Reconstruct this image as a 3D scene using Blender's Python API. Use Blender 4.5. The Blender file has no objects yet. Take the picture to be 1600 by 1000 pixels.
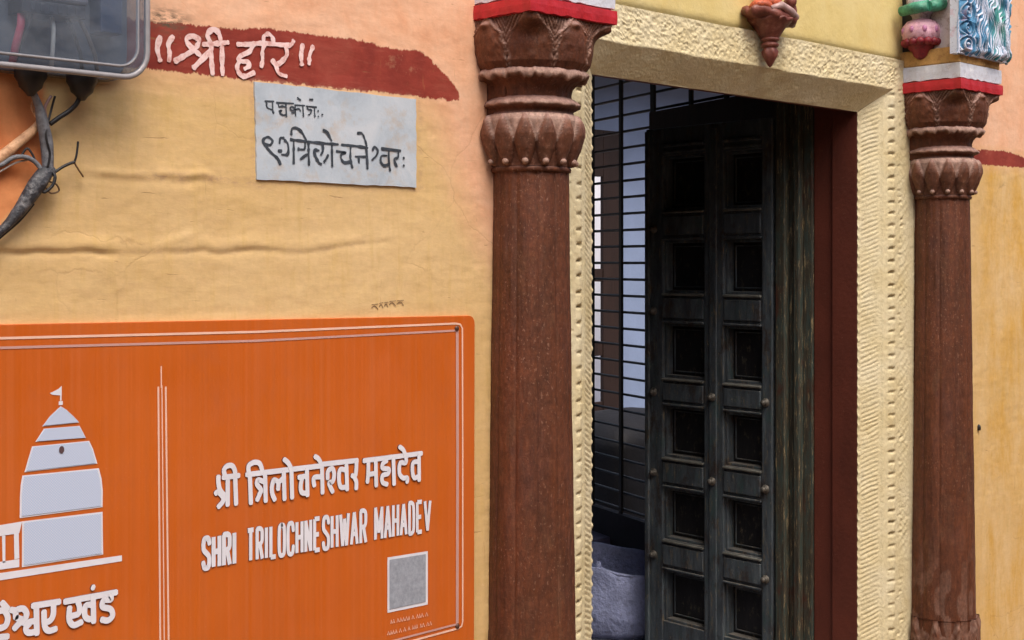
import bpy, math, random
import numpy as np
from mathutils import Vector

random.seed(7)
S = bpy.context.scene
C = S.collection
# ------------------------------------------------------------------ camera
EYE = 1.65
FPX = 2150.0                                   # focal length in photo pixels (1600 wide)
PHI = math.atan2(2200.0, FPX)                  # angle between the view and the facade
FX, FY = math.cos(PHI), math.sin(PHI)
RX, RY = FY, -FX
cam = bpy.data.cameras.new('camera')
cam.sensor_fit = 'HORIZONTAL'
cam.sensor_width = 36.0
cam.lens = 36.0 * FPX / 1600.0
cam.shift_y = -90.0 / 1600.0
cam.clip_start = 0.05
cam.clip_end = 400
camo = bpy.data.objects.new('camera', cam)
camo.location = (0, 0, EYE)
camo.rotation_euler = (math.pi / 2, 0, PHI - math.pi / 2)
C.objects.link(camo)
S.camera = camo

# ------------------------------------------------------------------ light
SUN_EL, SUN_AZ = math.radians(58), math.radians(200)   # azimuth clockwise from +Y
w = bpy.data.worlds.new('World')
S.world = w
w.use_nodes = True
wt = w.node_tree
sky = wt.nodes.new('ShaderNodeTexSky')
sky.sky_type = 'NISHITA'
sky.sun_disc = False
sky.sun_elevation = SUN_EL
sky.sun_rotation = SUN_AZ
sky.air_density = 1.0
sky.dust_density = 6.0
sky.ozone_density = 0.6
bg = wt.nodes['Background']
bg.inputs['Strength'].default_value = 0.15
wt.links.new(sky.outputs[0], bg.inputs['Color'])
sl = bpy.data.lights.new('sun', 'SUN')
sl.energy = 1.2
sl.angle = math.radians(32)
sl.color = (1.0, 0.965, 0.91)
so = bpy.data.objects.new('sun', sl)
sd = Vector((math.sin(SUN_AZ) * math.cos(SUN_EL), math.cos(SUN_AZ) * math.cos(SUN_EL), math.sin(SUN_EL)))
so.rotation_euler = sd.to_track_quat('Z', 'Y').to_euler()
so.location = sd * 20
C.objects.link(so)
S.view_settings.view_transform = 'Standard'
S.view_settings.look = 'None'
S.view_settings.gamma = 1.0
S.view_settings.exposure = 0.55
S.cycles.max_bounces = 8
S.cycles.use_denoising = True

# ------------------------------------------------------------------ geometry helpers
WY = 2.58          # plastered wall plane
SY = 2.60          # face of the carved door surround
OY = 2.67          # inner edge of the door opening


def at(px, py, y):
    """world point of the plane Y = y that the photo shows at px, py"""
    k = (px - 800.0) / FPX
    v = (410.0 - py) / FPX
    dx, dy = FX + k * RX, FY + k * RY
    t = y / dy
    return Vector((t * dx, y, EYE + v * t))


class MB:
    def __init__(self):
        self.v, self.f, self.m, self.s = [], [], [], []

    def face(self, idx, m=0, s=False):
        self.f.append(tuple(idx)); self.m.append(m); self.s.append(s)

    def box(self, x0, x1, y0, y1, z0, z1, m=0):
        self.hexa([(x0, y0, z0), (x1, y0, z0), (x1, y1, z0), (x0, y1, z0),
                   (x0, y0, z1), (x1, y0, z1), (x1, y1, z1), (x0, y1, z1)], m)

    def hexa(self, p, m=0):
        b = len(self.v)
        self.v += [tuple(q) for q in p]
        for q in ((0, 3, 2, 1), (4, 5, 6, 7), (0, 1, 5, 4), (1, 2, 6, 5), (2, 3, 7, 6), (3, 0, 4, 7)):
            self.face([b + i for i in q], m)

    def grid(self, P, m=0, s=True, wrap=False, flip=False):
        n, k = P.shape[:2]
        b = len(self.v)
        self.v += [tuple(q) for q in P.reshape(-1, 3).tolist()]
        for i in range(n - 1):
            for j in range(k if wrap else k - 1):
                j2 = (j + 1) % k
                q = (b + i * k + j, b + i * k + j2, b + (i + 1) * k + j2, b + (i + 1) * k + j)
                self.face(q[::-1] if flip else q, m, s)
        return b

    def tube(self, pts, r, n=10, m=0, cap=True):
        pts = [Vector(p) for p in pts]
        rr = r if isinstance(r, (list, tuple)) else [r] * len(pts)
        rows = []
        up = Vector((0.13, -1, 0.21)).normalized()
        for i, p in enumerate(pts):
            d = (pts[min(i + 1, len(pts) - 1)] - pts[max(i - 1, 0)]).normalized()
            a = d.cross(up)
            if a.length < 1e-4: a = d.cross(Vector((1, 0, 0)))
            a.normalize()
            b2 = d.cross(a).normalized()
            rows.append([p + (a * math.cos(t) + b2 * math.sin(t)) * rr[i] for t in [2 * math.pi * j / n for j in range(n)]])
        b = self.grid(np.array([[tuple(q) for q in row] for row in rows]), m, True, True, True)
        if cap:
            self.face([b + j for j in range(n)], m)
            e = b + (len(pts) - 1) * n
            self.face([e + n - 1 - j for j in range(n)], m)

    def lathe(self, prof, c, n=32, m=0, s=True):
        P = np.zeros((len(prof), n, 3))
        th = np.arange(n) * 2 * math.pi / n
        for i, (r, z) in enumerate(prof):
            P[i, :, 0] = c[0] + r * np.cos(th); P[i, :, 1] = c[1] + r * np.sin(th); P[i, :, 2] = c[2] + z
        return self.grid(P, m, s, True)

    def blob(self, c, r, n=16, m=0, jit=0.0, seed=1):
        P = np.zeros((n, 2 * n, 3))
        for i in range(n):
            a = math.pi * i / (n - 1)
            for j in range(2 * n):
                b = 2 * math.pi * j / (2 * n)
                k = 1 + jit * math.sin(3.1 * a + seed) * math.cos(2 * b + seed * 1.7)
                P[i, j] = (c[0] + r[0] * k * math.sin(a) * math.cos(b), c[1] + r[1] * k * math.sin(a) * math.sin(b), c[2] + r[2] * k * math.cos(a))
        self.grid(P, m, True, True, True)

    def prism(self, pts, n, d, m=0, side=None):
        """polygon of world points, pushed d along n: front cap + sides + back cap"""
        b = len(self.v); k = len(pts); n = Vector(n)
        self.v += [tuple(Vector(p) + n * d) for p in pts] + [tuple(p) for p in pts]
        self.face(range(b, b + k), m)
        self.face(range(b + 2 * k - 1, b + k - 1, -1), m)
        sm = m if side is None else side
        for i in range(k):
            j = (i + 1) % k
            self.face((b + i, b + k + i, b + k + j, b + j), sm)

    def build(self, name, mats, parent=None, bevel=0.0, loc=None):
        me = bpy.data.meshes.new(name)
        me.from_pydata([tuple(map(float, v)) for v in self.v], [], self.f)
        for mm in (mats if isinstance(mats, (list, tuple)) else [mats]): me.materials.append(mm)
        me.polygons.foreach_set('material_index', self.m)
        me.polygons.foreach_set('use_smooth', self.s)
        me.update()
        o = bpy.data.objects.new(name, me)
        C.objects.link(o)
        if loc is not None: o.location = loc
        if parent is not None: o.parent = parent
        if bevel:
            b = o.modifiers.new('bevel', 'BEVEL'); b.width = bevel; b.segments = 2; b.limit_method = 'ANGLE'
            b.harden_normals = False
        return o


def fattr(o, name, arr):
    a = o.data.attributes.new(name, 'FLOAT', 'POINT')
    a.data.foreach_set('value', np.asarray(arr, dtype=np.float32).ravel())


def thing(name, label, cat, loc=(0, 0, 0), group=None):
    o = bpy.data.objects.new(name, None)
    o.empty_display_size = 0.1
    C.objects.link(o)
    o.location = loc
    o['label'] = label; o['category'] = cat
    if group: o['group'] = group
    return o


def tag(o, label, cat, group=None):
    o['label'] = label; o['category'] = cat
    if group: o['group'] = group
    return o


def structure(o):
    o['kind'] = 'structure'; return o


def hash2(i, j, seed):
    n = np.sin(i * 127.1 + j * 311.7 + seed * 74.7) * 43758.5453
    return n - np.floor(n)


def vnoise(x, y, seed=0):
    x = np.asarray(x, float); y = np.asarray(y, float)
    i, j = np.floor(x), np.floor(y); f, g = x - i, y - j
    f = f * f * (3 - 2 * f); g = g * g * (3 - 2 * g)
    return ((hash2(i, j, seed) * (1 - f) + hash2(i + 1, j, seed) * f) * (1 - g)
            + (hash2(i, j + 1, seed) * (1 - f) + hash2(i + 1, j + 1, seed) * f) * g) * 2 - 1


def sstep(a, b, x):
    t = np.clip((x - a) / (b - a), 0, 1); return t * t * (3 - 2 * t)


def sdf_poly(x, z, poly):
    """signed distance (negative inside) of points to a polygon, numpy"""
    d = np.full(x.shape, 1e9); ins = np.zeros(x.shape, bool)
    n = len(poly)
    for i in range(n):
        ax, az = poly[i]; bx, bz = poly[(i + 1) % n]
        ex, ez = bx - ax, bz - az
        t = np.clip(((x - ax) * ex + (z - az) * ez) / (ex * ex + ez * ez + 1e-12), 0, 1)
        d = np.minimum(d, np.hypot(x - ax - t * ex, z - az - t * ez))
        c = ((az > z) != (bz > z))
        with np.errstate(divide='ignore', invalid='ignore'):
            xi = (bx - ax) * (z - az) / (bz - az + 1e-12) + ax
        ins ^= c & (x < xi)
    return np.where(ins, -d, d)


# ------------------------------------------------------------------ material helpers
def lin(r, g, b):
    f = lambda c: c / 12.92 if c <= 0.04045 else ((c + 0.055) / 1.055) ** 2.4
    return (f(r / 255), f(g / 255), f(b / 255), 1.0)


class T:
    def __init__(self, name):
        self.m = bpy.data.materials.new(name); self.m.use_nodes = True
        self.t = self.m.node_tree; self.t.nodes.clear()
        self.out = self.t.nodes.new('ShaderNodeOutputMaterial')
        self.co = self.t.nodes.new('ShaderNodeTexCoord').outputs['Object']

    def n(self, typ, ins=None, out=0, **at_):
        q = self.t.nodes.new(typ)
        for k, v in at_.items(): setattr(q, k, v)
        for k, v in (ins or {}).items(): self.put(q.inputs[k], v)
        return q.outputs[out]

    def put(self, sock, v):
        if isinstance(v, bpy.types.NodeSocket): self.t.links.new(v, sock)
        else: sock.default_value = v

    def map(self, sc=(1, 1, 1), loc=(0, 0, 0), rot=(0, 0, 0), vec=None):
        return self.n('ShaderNodeMapping', {'Vector': vec or self.co, 'Scale': sc, 'Location': loc, 'Rotation': rot})

    def noise(self, scale, detail=4, rough=0.55, sc=(1, 1, 1), loc=(0, 0, 0), dist=0.0, rot=(0, 0, 0)):
        return self.n('ShaderNodeTexNoise', {'Vector': self.map(sc, loc, rot), 'Scale': scale, 'Detail': detail, 'Roughness': rough, 'Distortion': dist})

    def ramp(self, f, stops, interp='LINEAR'):
        q = self.t.nodes.new('ShaderNodeValToRGB'); r = q.color_ramp; r.interpolation = interp
        while len(r.elements) < len(stops): r.elements.new(0.5)
        for e, (p, c) in zip(r.elements, stops):
            e.position = p; e.color = c if isinstance(c, tuple) else (c, c, c, 1)
        self.put(q.inputs[0], f); return q.outputs[0]

    def mix(self, f, a, b, blend='MIX'):
        q = self.t.nodes.new('ShaderNodeMix'); q.data_type = 'RGBA'; q.blend_type = blend
        self.put(q.inputs[0], f); self.put(q.inputs[6], a); self.put(q.inputs[7], b); return q.outputs[2]

    def math(self, op, a, b=0.0, clamp=False):
        q = self.t.nodes.new('ShaderNodeMath'); q.operation = op; q.use_clamp = clamp
        self.put(q.inputs[0], a); self.put(q.inputs[1], b); return q.outputs[0]

    def attr(self, name):
        return self.n('ShaderNodeAttribute', out='Fac', attribute_name=name)

    def bump(self, h, strength=0.3, dist=0.01, normal=None):
        i = {'Height': h, 'Strength': strength, 'Distance': dist}
        if normal is not None: i['Normal'] = normal
        return self.n('ShaderNodeBump', i)

    def bsdf(self, col, rough=0.7, normal=None, **kw):
        i = {'Base Color': col, 'Roughness': rough}
        if normal is not None: i['Normal'] = normal
        for k, v in kw.items(): i[k.replace('_', ' ')] = v
        s = self.n('ShaderNodeBsdfPrincipled', i)
        self.t.links.new(s, self.out.inputs['Surface']); return self.m


def m_plain(name, col, rough=0.6, var=0.25, nscale=14, bump=0.15, bdist=0.004, bscale=120, metallic=0.0, sc=(1, 1, 1), dirt=None):
    t = T(name)
    f = t.ramp(t.noise(nscale, 5, 0.6, sc), [(0.3, 1 - var), (0.7, 1 + var)])
    c = t.mix(1.0, col, f, 'MULTIPLY')
    if dirt:
        c = t.mix(t.ramp(t.noise(48, 6, 0.8), [(0.50, 0.0), (0.62, 0.75)]), c, dirt)
        c = t.mix(t.ramp(t.noise(20, 5, 0.75, loc=(5, 2, 1)), [(0.56, 0.0), (0.68, 0.5)]), c, tuple(min(1, x * 1.5 + 0.08) for x in col[:3]) + (1,))
    nb = t.bump(t.noise(bscale, 4, 0.6, sc), bump, bdist)
    return t.bsdf(c, rough, nb, Metallic=metallic)


# --- plaster wall: paint zones come from signed distances stored on the mesh
def make_wall_mat():
    t = T('painted_plaster')
    big = t.noise(2.2, 4, 0.6); mid = t.noise(7, 6, 0.65, dist=0.6); fine = t.noise(60, 5, 0.7)
    brush = t.noise(9, 5, 0.6, (1.2, 1, 7)); brushv = t.noise(8, 5, 0.65, (6, 1, 0.8), (3, 0, 1))
    yel = t.ramp(big, [(0.3, lin(204, 170, 112)), (0.5, lin(212, 179, 126)), (0.72, lin(216, 186, 138))])
    yel = t.mix(t.math('MULTIPLY', t.ramp(brush, [(0.45, 0.0), (0.7, 1.0)]), 0.35), yel, lin(216, 182, 136))
    yel = t.mix(t.math('MULTIPLY', t.ramp(brushv, [(0.52, 0.0), (0.75, 1.0)]), 0.5), yel, lin(198, 164, 94))
    # ochre patches of the right wall
    ochre = t.math('MULTIPLY', t.attr('ochre'), t.ramp(t.noise(3.2, 5, 0.7, (2.2, 1, 0.8), (1, 0, 4), 0.25), [(0.40, 0.0), (0.66, 0.9)]))
    yel = t.mix(ochre, yel, lin(202, 156, 70))
    pea = t.ramp(mid, [(0.3, lin(218, 162, 126)), (0.5, lin(226, 176, 142)), (0.75, lin(228, 186, 156))])
    pea = t.mix(t.math('MULTIPLY', t.ramp(brushv, [(0.5, 0.0), (0.8, 1.0)]), 0.4), pea, lin(230, 192, 160))
    rag = t.math('SUBTRACT', t.math('MULTIPLY', t.noise(26, 5, 0.7, dist=0.4), 0.05), 0.025)
    rag2 = t.math('SUBTRACT', t.math('MULTIPLY', t.noise(45, 6, 0.8, (1, 1, 0.45)), 0.034), 0.017)
    def inside(att, soft, r):
        d = t.math('ADD', t.attr(att), r)
        return t.math('SUBTRACT', 1.0, t.math('ADD', t.math('DIVIDE', d, soft), 0.5, True), True)
    col = t.mix(inside('peach', 0.13, rag), yel, pea)
    ora = t.ramp(mid, [(0.3, lin(206, 118, 66)), (0.7, lin(226, 152, 100))])
    col = t.mix(inside('orange', 0.02, rag), col, ora)
    mar = t.ramp(mid, [(0.3, lin(122, 44, 36)), (0.55, lin(142, 56, 44)), (0.8, lin(154, 76, 62))])
    mar = t.mix(t.math('MULTIPLY', t.ramp(t.noise(14, 5, 0.7, (0.8, 1, 6), (2, 0, 0)), [(0.55, 0.0), (0.75, 1.0)]), 0.25), mar, lin(176, 108, 88))
    col = t.mix(inside('band', 0.003, rag2), col, mar)
    # stains
    st = t.math('MULTIPLY', t.attr('stain'), t.ramp(t.noise(45, 5, 0.75, (0.6, 1, 1.5)), [(0.45, 0.0), (0.62, 1.0)]))
    col = t.mix(t.math('MULTIPLY', st, 0.6), col, lin(168, 132, 112))
    dark = t.math('MULTIPLY', t.attr('grime'), t.ramp(t.noise(38, 5, 0.75, (0.5, 1, 1.6)), [(0.42, 0.0), (0.58, 1.0)]))
    col = t.mix(dark, col, lin(92, 78, 62))
    pale = t.ramp(t.noise(11, 6, 0.75, (1, 1, 1.3), (5, 0, 2)), [(0.6, 0.0), (0.8, 1.0)])
    col = t.mix(t.math('MULTIPLY', pale, 0.35), col, lin(232, 204, 160))
    spk = t.ramp(t.noise(42, 3, 0.6, (1, 1, 0.6), (8, 1, 3)), [(0.70, 0.0), (0.76, 1.0)])
    col = t.mix(t.math('MULTIPLY', spk, 0.3), col, lin(150, 116, 76))
    scr = t.ramp(t.noise(24, 3, 0.6, (0.35, 1, 3.2), (7, 0, 5), 0.5), [(0.685, 0.0), (0.715, 1.0)])
    col = t.mix(t.math('MULTIPLY', scr, 0.42), col, lin(150, 112, 76))
    scv = t.ramp(t.noise(20, 3, 0.6, (4.0, 1, 0.3), (2, 0, 9), 0.4), [(0.70, 0.0), (0.73, 1.0)])
    col = t.mix(t.math('MULTIPLY', scv, 0.30), col, lin(170, 124, 80))
    chip = t.ramp(t.noise(16, 7, 0.8, (1, 1, 1.2), (9, 0, 1)), [(0.685, 0.0), (0.70, 1.0)])
    col = t.mix(t.math('MULTIPLY', chip, 0.55), col, lin(232, 206, 170))
    wob_ = t.n('ShaderNodeMixRGB', {'Fac': 0.09, 'Color1': t.map((1, 0, 1)), 'Color2': t.n('ShaderNodeTexNoise', {'Vector': t.map(), 'Scale': 9.0, 'Detail': 5.0}, out=1)})
    vor = t.n('ShaderNodeTexVoronoi', {'Vector': wob_, 'Scale': 3.3}, feature='DISTANCE_TO_EDGE')
    crk = t.math('MULTIPLY', t.ramp(vor, [(0.0, 1.0), (0.009, 0.0)]), t.ramp(t.noise(2.6, 3, 0.6, loc=(4, 0, 7)), [(0.52, 0.0), (0.64, 1.0)]))
    col = t.mix(t.math('MULTIPLY', crk, 0.22), col, lin(136, 96, 62))
    fv = t.ramp(fine, [(0.3, 0.93), (0.7, 1.05)])
    col = t.mix(1.0, col, fv, 'MULTIPLY')
    h = t.math('SUBTRACT', t.math('MULTIPLY', t.noise(16, 5, 0.6, (0.7, 1, 1.6)), 0.9), t.math('ADD', t.math('MULTIPLY', scr, 0.25), t.math('MULTIPLY', crk, 0.15)))
    return t.bsdf(col, 0.82, t.bump(h, 0.32, 0.007), Specular_IOR_Level=0.3)


M_WALL = make_wall_mat()


def make_pillar_mat():
    t = T('brown_enamel')
    c = t.ramp(t.noise(5, 5, 0.6, (2.5, 2.5, 0.6)), [(0.3, lin(74, 41, 25)), (0.55, lin(93, 51, 31)), (0.8, lin(110, 63, 40))])
    c = t.mix(t.ramp(t.noise(9, 5, 0.7, (1, 1, 0.5), (4, 2, 0)), [(0.5, 0.0), (0.7, 0.45)]), c, lin(82, 48, 42))
    c = t.mix(t.ramp(t.noise(13, 6, 0.75, (1, 1, 0.35), (7, 1, 0)), [(0.54, 0.0), (0.72, 0.4)]), c, lin(116, 82, 58))
    dust = t.attr('dust')
    dn = t.math('MULTIPLY', dust, t.ramp(t.noise(34, 5, 0.7), [(0.3, 0.35), (0.6, 1.0)]))
    c = t.mix(dn, c, lin(170, 140, 126))
    geo = t.n('ShaderNodeNewGeometry', out='Normal')
    up = t.n('ShaderNodeSeparateXYZ', {'Vector': geo}, out='Z')
    upm = t.ramp(up, [(0.25, 0.0), (0.8, 0.75)])
    c = t.mix(t.math('MULTIPLY', upm, t.ramp(t.noise(50, 4, 0.7), [(0.3, 0.4), (0.6, 1.0)])), c, lin(160, 128, 120))
    fg = t.ramp(t.noise(75, 5, 0.75, (1, 1, 0.6), (4, 4, 1)), [(0.35, 0.72), (0.5, 1.0), (0.68, 1.4)])
    c = t.mix(1.0, c, fg, 'MULTIPLY')
    spk = t.ramp(t.noise(165, 2, 0.5, (1, 1, 0.7)), [(0.63, 0.0), (0.69, 1.0)])
    spm = t.ramp(t.noise(4, 3, 0.6, (1, 1, 1), (1, 3, 2)), [(0.4, 0.1), (0.62, 0.75)])
    c = t.mix(t.math('MULTIPLY', t.math('MULTIPLY', spk, spm), 0.42), c, lin(176, 136, 116))
    drip = t.ramp(t.noise(55, 3, 0.6, (1.6, 1.6, 0.12), (2, 7, 0)), [(0.66, 0.0), (0.74, 0.6)])
    c = t.mix(t.math('MULTIPLY', drip, spm), c, lin(150, 106, 92))
    h = t.math('ADD', t.noise(40, 5, 0.65, (1, 1, 0.4)), t.math('MULTIPLY', t.noise(150, 4, 0.7), 0.6))
    r = t.ramp(t.noise(18, 4, 0.6), [(0.3, 0.5), (0.7, 0.75)])
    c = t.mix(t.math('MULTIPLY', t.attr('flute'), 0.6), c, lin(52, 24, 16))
    return t.bsdf(c, r, t.bump(h, 0.5, 0.006), Specular_IOR_Level=0.35)


M_PIL = make_pillar_mat()


def make_surround_mat():
    t = T('cream_lime_paint')
    c = t.ramp(t.noise(6, 5, 0.65), [(0.28, lin(204, 188, 144)), (0.5, lin(213, 200, 162)), (0.75, lin(219, 209, 178))])
    c = t.mix(t.ramp(t.noise(12, 6, 0.75, (1, 1, 0.7), (3, 1, 2)), [(0.58, 0.0), (0.76, 0.5)]), c, lin(188, 166, 116))
    c = t.mix(t.ramp(t.noise(70, 3, 0.65, (1, 1, 1), (6, 0, 0)), [(0.66, 0.0), (0.74, 0.5)]), c, lin(150, 122, 82))
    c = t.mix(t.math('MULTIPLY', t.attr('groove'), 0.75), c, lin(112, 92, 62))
    h = t.math('ADD', t.noise(45, 6, 0.7), t.math('MULTIPLY', t.noise(200, 3, 0.6), 0.3))
    return t.bsdf(c, 0.85, t.bump(h, 0.5, 0.007), Specular_IOR_Level=0.25)


M_SUR = make_surround_mat()


def make_panel_mat():
    t = T('pale_yellow_paint')
    c = t.ramp(t.noise(4, 5, 0.6), [(0.3, lin(204, 182, 116)), (0.5, lin(212, 192, 130)), (0.75, lin(216, 200, 146))])
    c = t.mix(t.ramp(t.noise(5, 5, 0.7, (1, 1, 0.5), (3, 1, 9)), [(0.52, 0.0), (0.75, 0.6)]), c, lin(208, 176, 96))
    return t.bsdf(c, 0.8, t.bump(t.noise(30, 6, 0.65, (1, 1, 1)), 0.35, 0.008), Specular_IOR_Level=0.25)


M_PAN = make_panel_mat()


def make_sign_mat():
    t = T('orange_vinyl')
    c = t.ramp(t.noise(3, 3, 0.5), [(0.3, lin(190, 90, 22)), (0.7, lin(198, 98, 28))])
    st = t.noise(60, 3, 0.6, (1, 1, 0.02))
    c = t.mix(t.ramp(st, [(0.42, 0.0), (0.7, 0.35)]), c, lin(182, 98, 50))
    flu = t.noise(110, 2, 0.5, (1, 1, 0.004), (5, 0, 0))
    c = t.mix(t.ramp(flu, [(0.45, 0.0), (0.7, 0.25)]), c, lin(206, 110, 58))
    c = t.mix(t.ramp(t.noise(9, 6, 0.75, (1, 1, 0.7), (2, 0, 8)), [(0.55, 0.0), (0.75, 0.3)]), c, lin(168, 92, 58))
    c = t.mix(t.ramp(t.noise(5, 5, 0.7, (1, 1, 0.4), (1, 1, 1)), [(0.5, 0.0), (0.8, 0.35)]), c, lin(200, 104, 58))
    c = t.mix(t.ramp(t.noise(300, 2, 0.5), [(0.7, 0.0), (0.74, 0.35)]), c, lin(220, 160, 120))
    h = t.math('ADD', t.math('MULTIPLY', st, 0.5), t.noise(6, 2, 0.5))
    return t.bsdf(c, t.ramp(t.noise(8, 5, 0.7), [(0.3, 0.32), (0.7, 0.55)]), t.bump(h, 0.16, 0.01))


M_SIGN = make_sign_mat()
M_WHITE = m_plain('white_vinyl', lin(220, 220, 230), 0.5, 0.06, 20, 0.05)
M_LETSIDE = m_plain('letter_edge', lin(84, 62, 66), 0.6, 0.1)
M_PINKLINE = m_plain('pale_border_line', lin(232, 190, 170), 0.5, 0.08)
M_LILAC = m_plain('lilac_border_line', lin(196, 152, 144), 0.5, 0.08)


def make_halftone():
    t = T('dotted_pale_blue')
    v = t.n('ShaderNodeTexVoronoi', {'Vector': t.map((1, 0.0, 1), rot=(0, 0.785, 0)), 'Scale': 260.0, 'Randomness': 0.0})
    c = t.mix(t.ramp(v, [(0.25, 0.0), (0.4, 1.0)]), lin(206, 210, 226), lin(176, 194, 224))
    return t.bsdf(c, 0.45)


M_DOTS = make_halftone()


def make_marble():
    t = T('grey_marble')
    c = t.ramp(t.noise(9, 6, 0.65, dist=0.7), [(0.3, lin(164, 176, 188)), (0.5, lin(182, 193, 204)), (0.75, lin(202, 207, 214))])
    c = t.mix(t.ramp(t.noise(12, 5, 0.7, (1, 1, 1), (2, 0, 5)), [(0.52, 0.0), (0.66, 0.6)]), c, lin(184, 166, 146))
    c = t.mix(t.ramp(t.noise(90, 4, 0.7), [(0.62, 0.0), (0.72, 0.4)]), c, lin(140, 150, 164))
    return t.bsdf(c, 0.5, t.bump(t.noise(90, 4, 0.6), 0.2, 0.003))


M_MARBLE = make_marble()
M_INK = m_plain('carved_black_paint', lin(52, 60, 70), 0.7, 0.4, 60)


def make_chalk():
    t = T('brushed_white_paint')
    c = t.ramp(t.noise(60, 5, 0.7), [(0.32, lin(196, 140, 132)), (0.5, lin(230, 196, 192)), (0.8, lin(240, 222, 222))])
    return t.bsdf(c, 0.75)


M_CHALK = make_chalk()


def make_door_mat():
    t = T('blackened_door_paint')
    c = t.ramp(t.noise(9, 6, 0.7, (3, 3, 0.6)), [(0.3, lin(48, 51, 55)), (0.55, lin(76, 85, 92)), (0.8, lin(114, 122, 124))])
    c = t.mix(t.ramp(t.noise(16, 6, 0.75, (1, 1, 0.5), (3, 2, 1)), [(0.53, 0.0), (0.66, 0.65)]), c, lin(60, 82, 82))
    c = t.mix(t.ramp(t.noise(11, 6, 0.8, (1, 1, 0.6), (9, 4, 1)), [(0.53, 0.0), (0.63, 0.75)]), c, lin(56, 42, 34))
    c = t.mix(t.ramp(t.noise(34, 5, 0.8, (2, 2, 0.35), (1, 5, 2)), [(0.56, 0.0), (0.70, 0.85)]), c, lin(128, 114, 88))
    c = t.mix(t.ramp(t.noise(75, 5, 0.8, (1, 1, 0.45)), [(0.62, 0.0), (0.70, 0.8)]), c, lin(158, 150, 130))
    geo = t.n('ShaderNodeNewGeometry', out='Normal')
    up = t.n('ShaderNodeSeparateXYZ', {'Vector': geo}, out='Z')
    c = t.mix(t.math('MULTIPLY', t.ramp(up, [(0.4, 0.0), (0.9, 0.8)]), t.ramp(t.noise(26, 5, 0.7), [(0.35, 0.2), (0.65, 1.0)])), c, lin(130, 122, 112))
    h = t.math('ADD', t.noise(30, 6, 0.7, (2, 2, 0.3)), t.math('MULTIPLY', t.noise(120, 4, 0.6), 0.4))
    return t.bsdf(c, t.ramp(t.noise(12, 4, 0.6), [(0.3, 0.35), (0.7, 0.6)]), t.bump(h, 0.5, 0.006))


M_DOOR = make_door_mat()


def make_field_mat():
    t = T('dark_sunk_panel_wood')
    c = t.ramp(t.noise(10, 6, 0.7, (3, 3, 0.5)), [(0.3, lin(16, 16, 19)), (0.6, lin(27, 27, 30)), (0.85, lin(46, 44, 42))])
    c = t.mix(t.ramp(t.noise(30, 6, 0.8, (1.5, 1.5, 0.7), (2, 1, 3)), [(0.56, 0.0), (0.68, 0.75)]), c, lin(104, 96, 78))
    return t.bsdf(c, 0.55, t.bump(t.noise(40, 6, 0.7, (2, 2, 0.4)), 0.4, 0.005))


M_FIELD = make_field_mat()
M_EDGE = m_plain('rubbed_moulding_edge', lin(104, 104, 98), 0.5, 0.5, 22, 0.4, 0.004, 60)


def make_old_frame():
    t = T('peeling_green_wood')
    c = t.ramp(t.noise(22, 7, 0.8, (3, 3, 0.4)), [(0.32, lin(32, 31, 28)), (0.48, lin(62, 57, 46)), (0.58, lin(54, 70, 66)), (0.66, lin(40, 36, 30)), (0.8, lin(120, 106, 80))])
    c = t.mix(t.ramp(t.noise(48, 6, 0.85, (2, 2, 0.25), (4, 0, 0)), [(0.56, 0.0), (0.64, 0.9)]), c, lin(164, 144, 108))
    c = t.mix(t.ramp(t.noise(10, 5, 0.75, (1, 1, 0.4), (0, 6, 2)), [(0.55, 0.0), (0.65, 0.9)]), c, lin(70, 40, 28))
    return t.bsdf(c, 0.6, t.bump(t.noise(40, 6, 0.7, (2, 2, 0.25)), 0.6, 0.006))


M_OLD = make_old_frame()


def make_maroon():
    t = T('maroon_reveal_paint')
    c = t.ramp(t.noise(6, 5, 0.6, (1, 1, 0.6)), [(0.3, lin(84, 38, 26)), (0.7, lin(102, 48, 34))])
    c = t.mix(t.ramp(t.noise(100, 3, 0.6), [(0.68, 0.0), (0.75, 0.4)]), c, lin(150, 104, 84))
    return t.bsdf(c, 0.6, t.bump(t.noise(60, 5, 0.6), 0.3, 0.005))


M_MAR = make_maroon()
M_RED = m_plain('red_enamel', lin(178, 30, 40), 0.5, 0.2, 18, 0.35, 0.005, 60)
M_WHT = m_plain('white_enamel', lin(210, 214, 226), 0.5, 0.1, 16, 0.35, 0.005, 60, dirt=lin(188, 186, 194))
M_TAN = m_plain('ochre_lime_wash', lin(186, 144, 84), 0.8, 0.25, 20, 0.4, dirt=lin(150, 106, 60))
M_STEEL = m_plain('dull_stud_metal', lin(96, 92, 86), 0.6, 0.3, 60, 0.2, metallic=0.6)
M_IRON = m_plain('black_iron', lin(20, 22, 28), 0.5, 0.3, 30, 0.2)
M_BLUE = m_plain('pale_blue_limewash', lin(150, 168, 204), 0.8, 0.1, 3, 0.25, 0.006, 30)
M_INSIDE = m_plain('dark_room_plaster', lin(58, 56, 60), 0.85, 0.25, 5, 0.3, 0.006, 30)  # dark base colour keeps the room dim despite the courtyard light
M_DARKWOOD = m_plain('dark_brown_wood', lin(52, 34, 28), 0.6, 0.3, 8, 0.3, 0.004, 50, sc=(3, 3, 0.4))
M_PALEWALL = m_plain('whitewash', lin(232, 230, 232), 0.8, 0.06, 6, 0.2)
M_GROUND = m_plain('worn_stone_paving', lin(124, 104, 84), 0.8, 0.25, 3, 0.4, 0.01, 20)
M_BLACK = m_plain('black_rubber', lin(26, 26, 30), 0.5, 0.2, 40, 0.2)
M_GREYC = m_plain('grey_cable_sheath', lin(112, 114, 120), 0.6, 0.3, 60, 0.5, 0.006, 70, dirt=lin(72, 72, 78))
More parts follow.
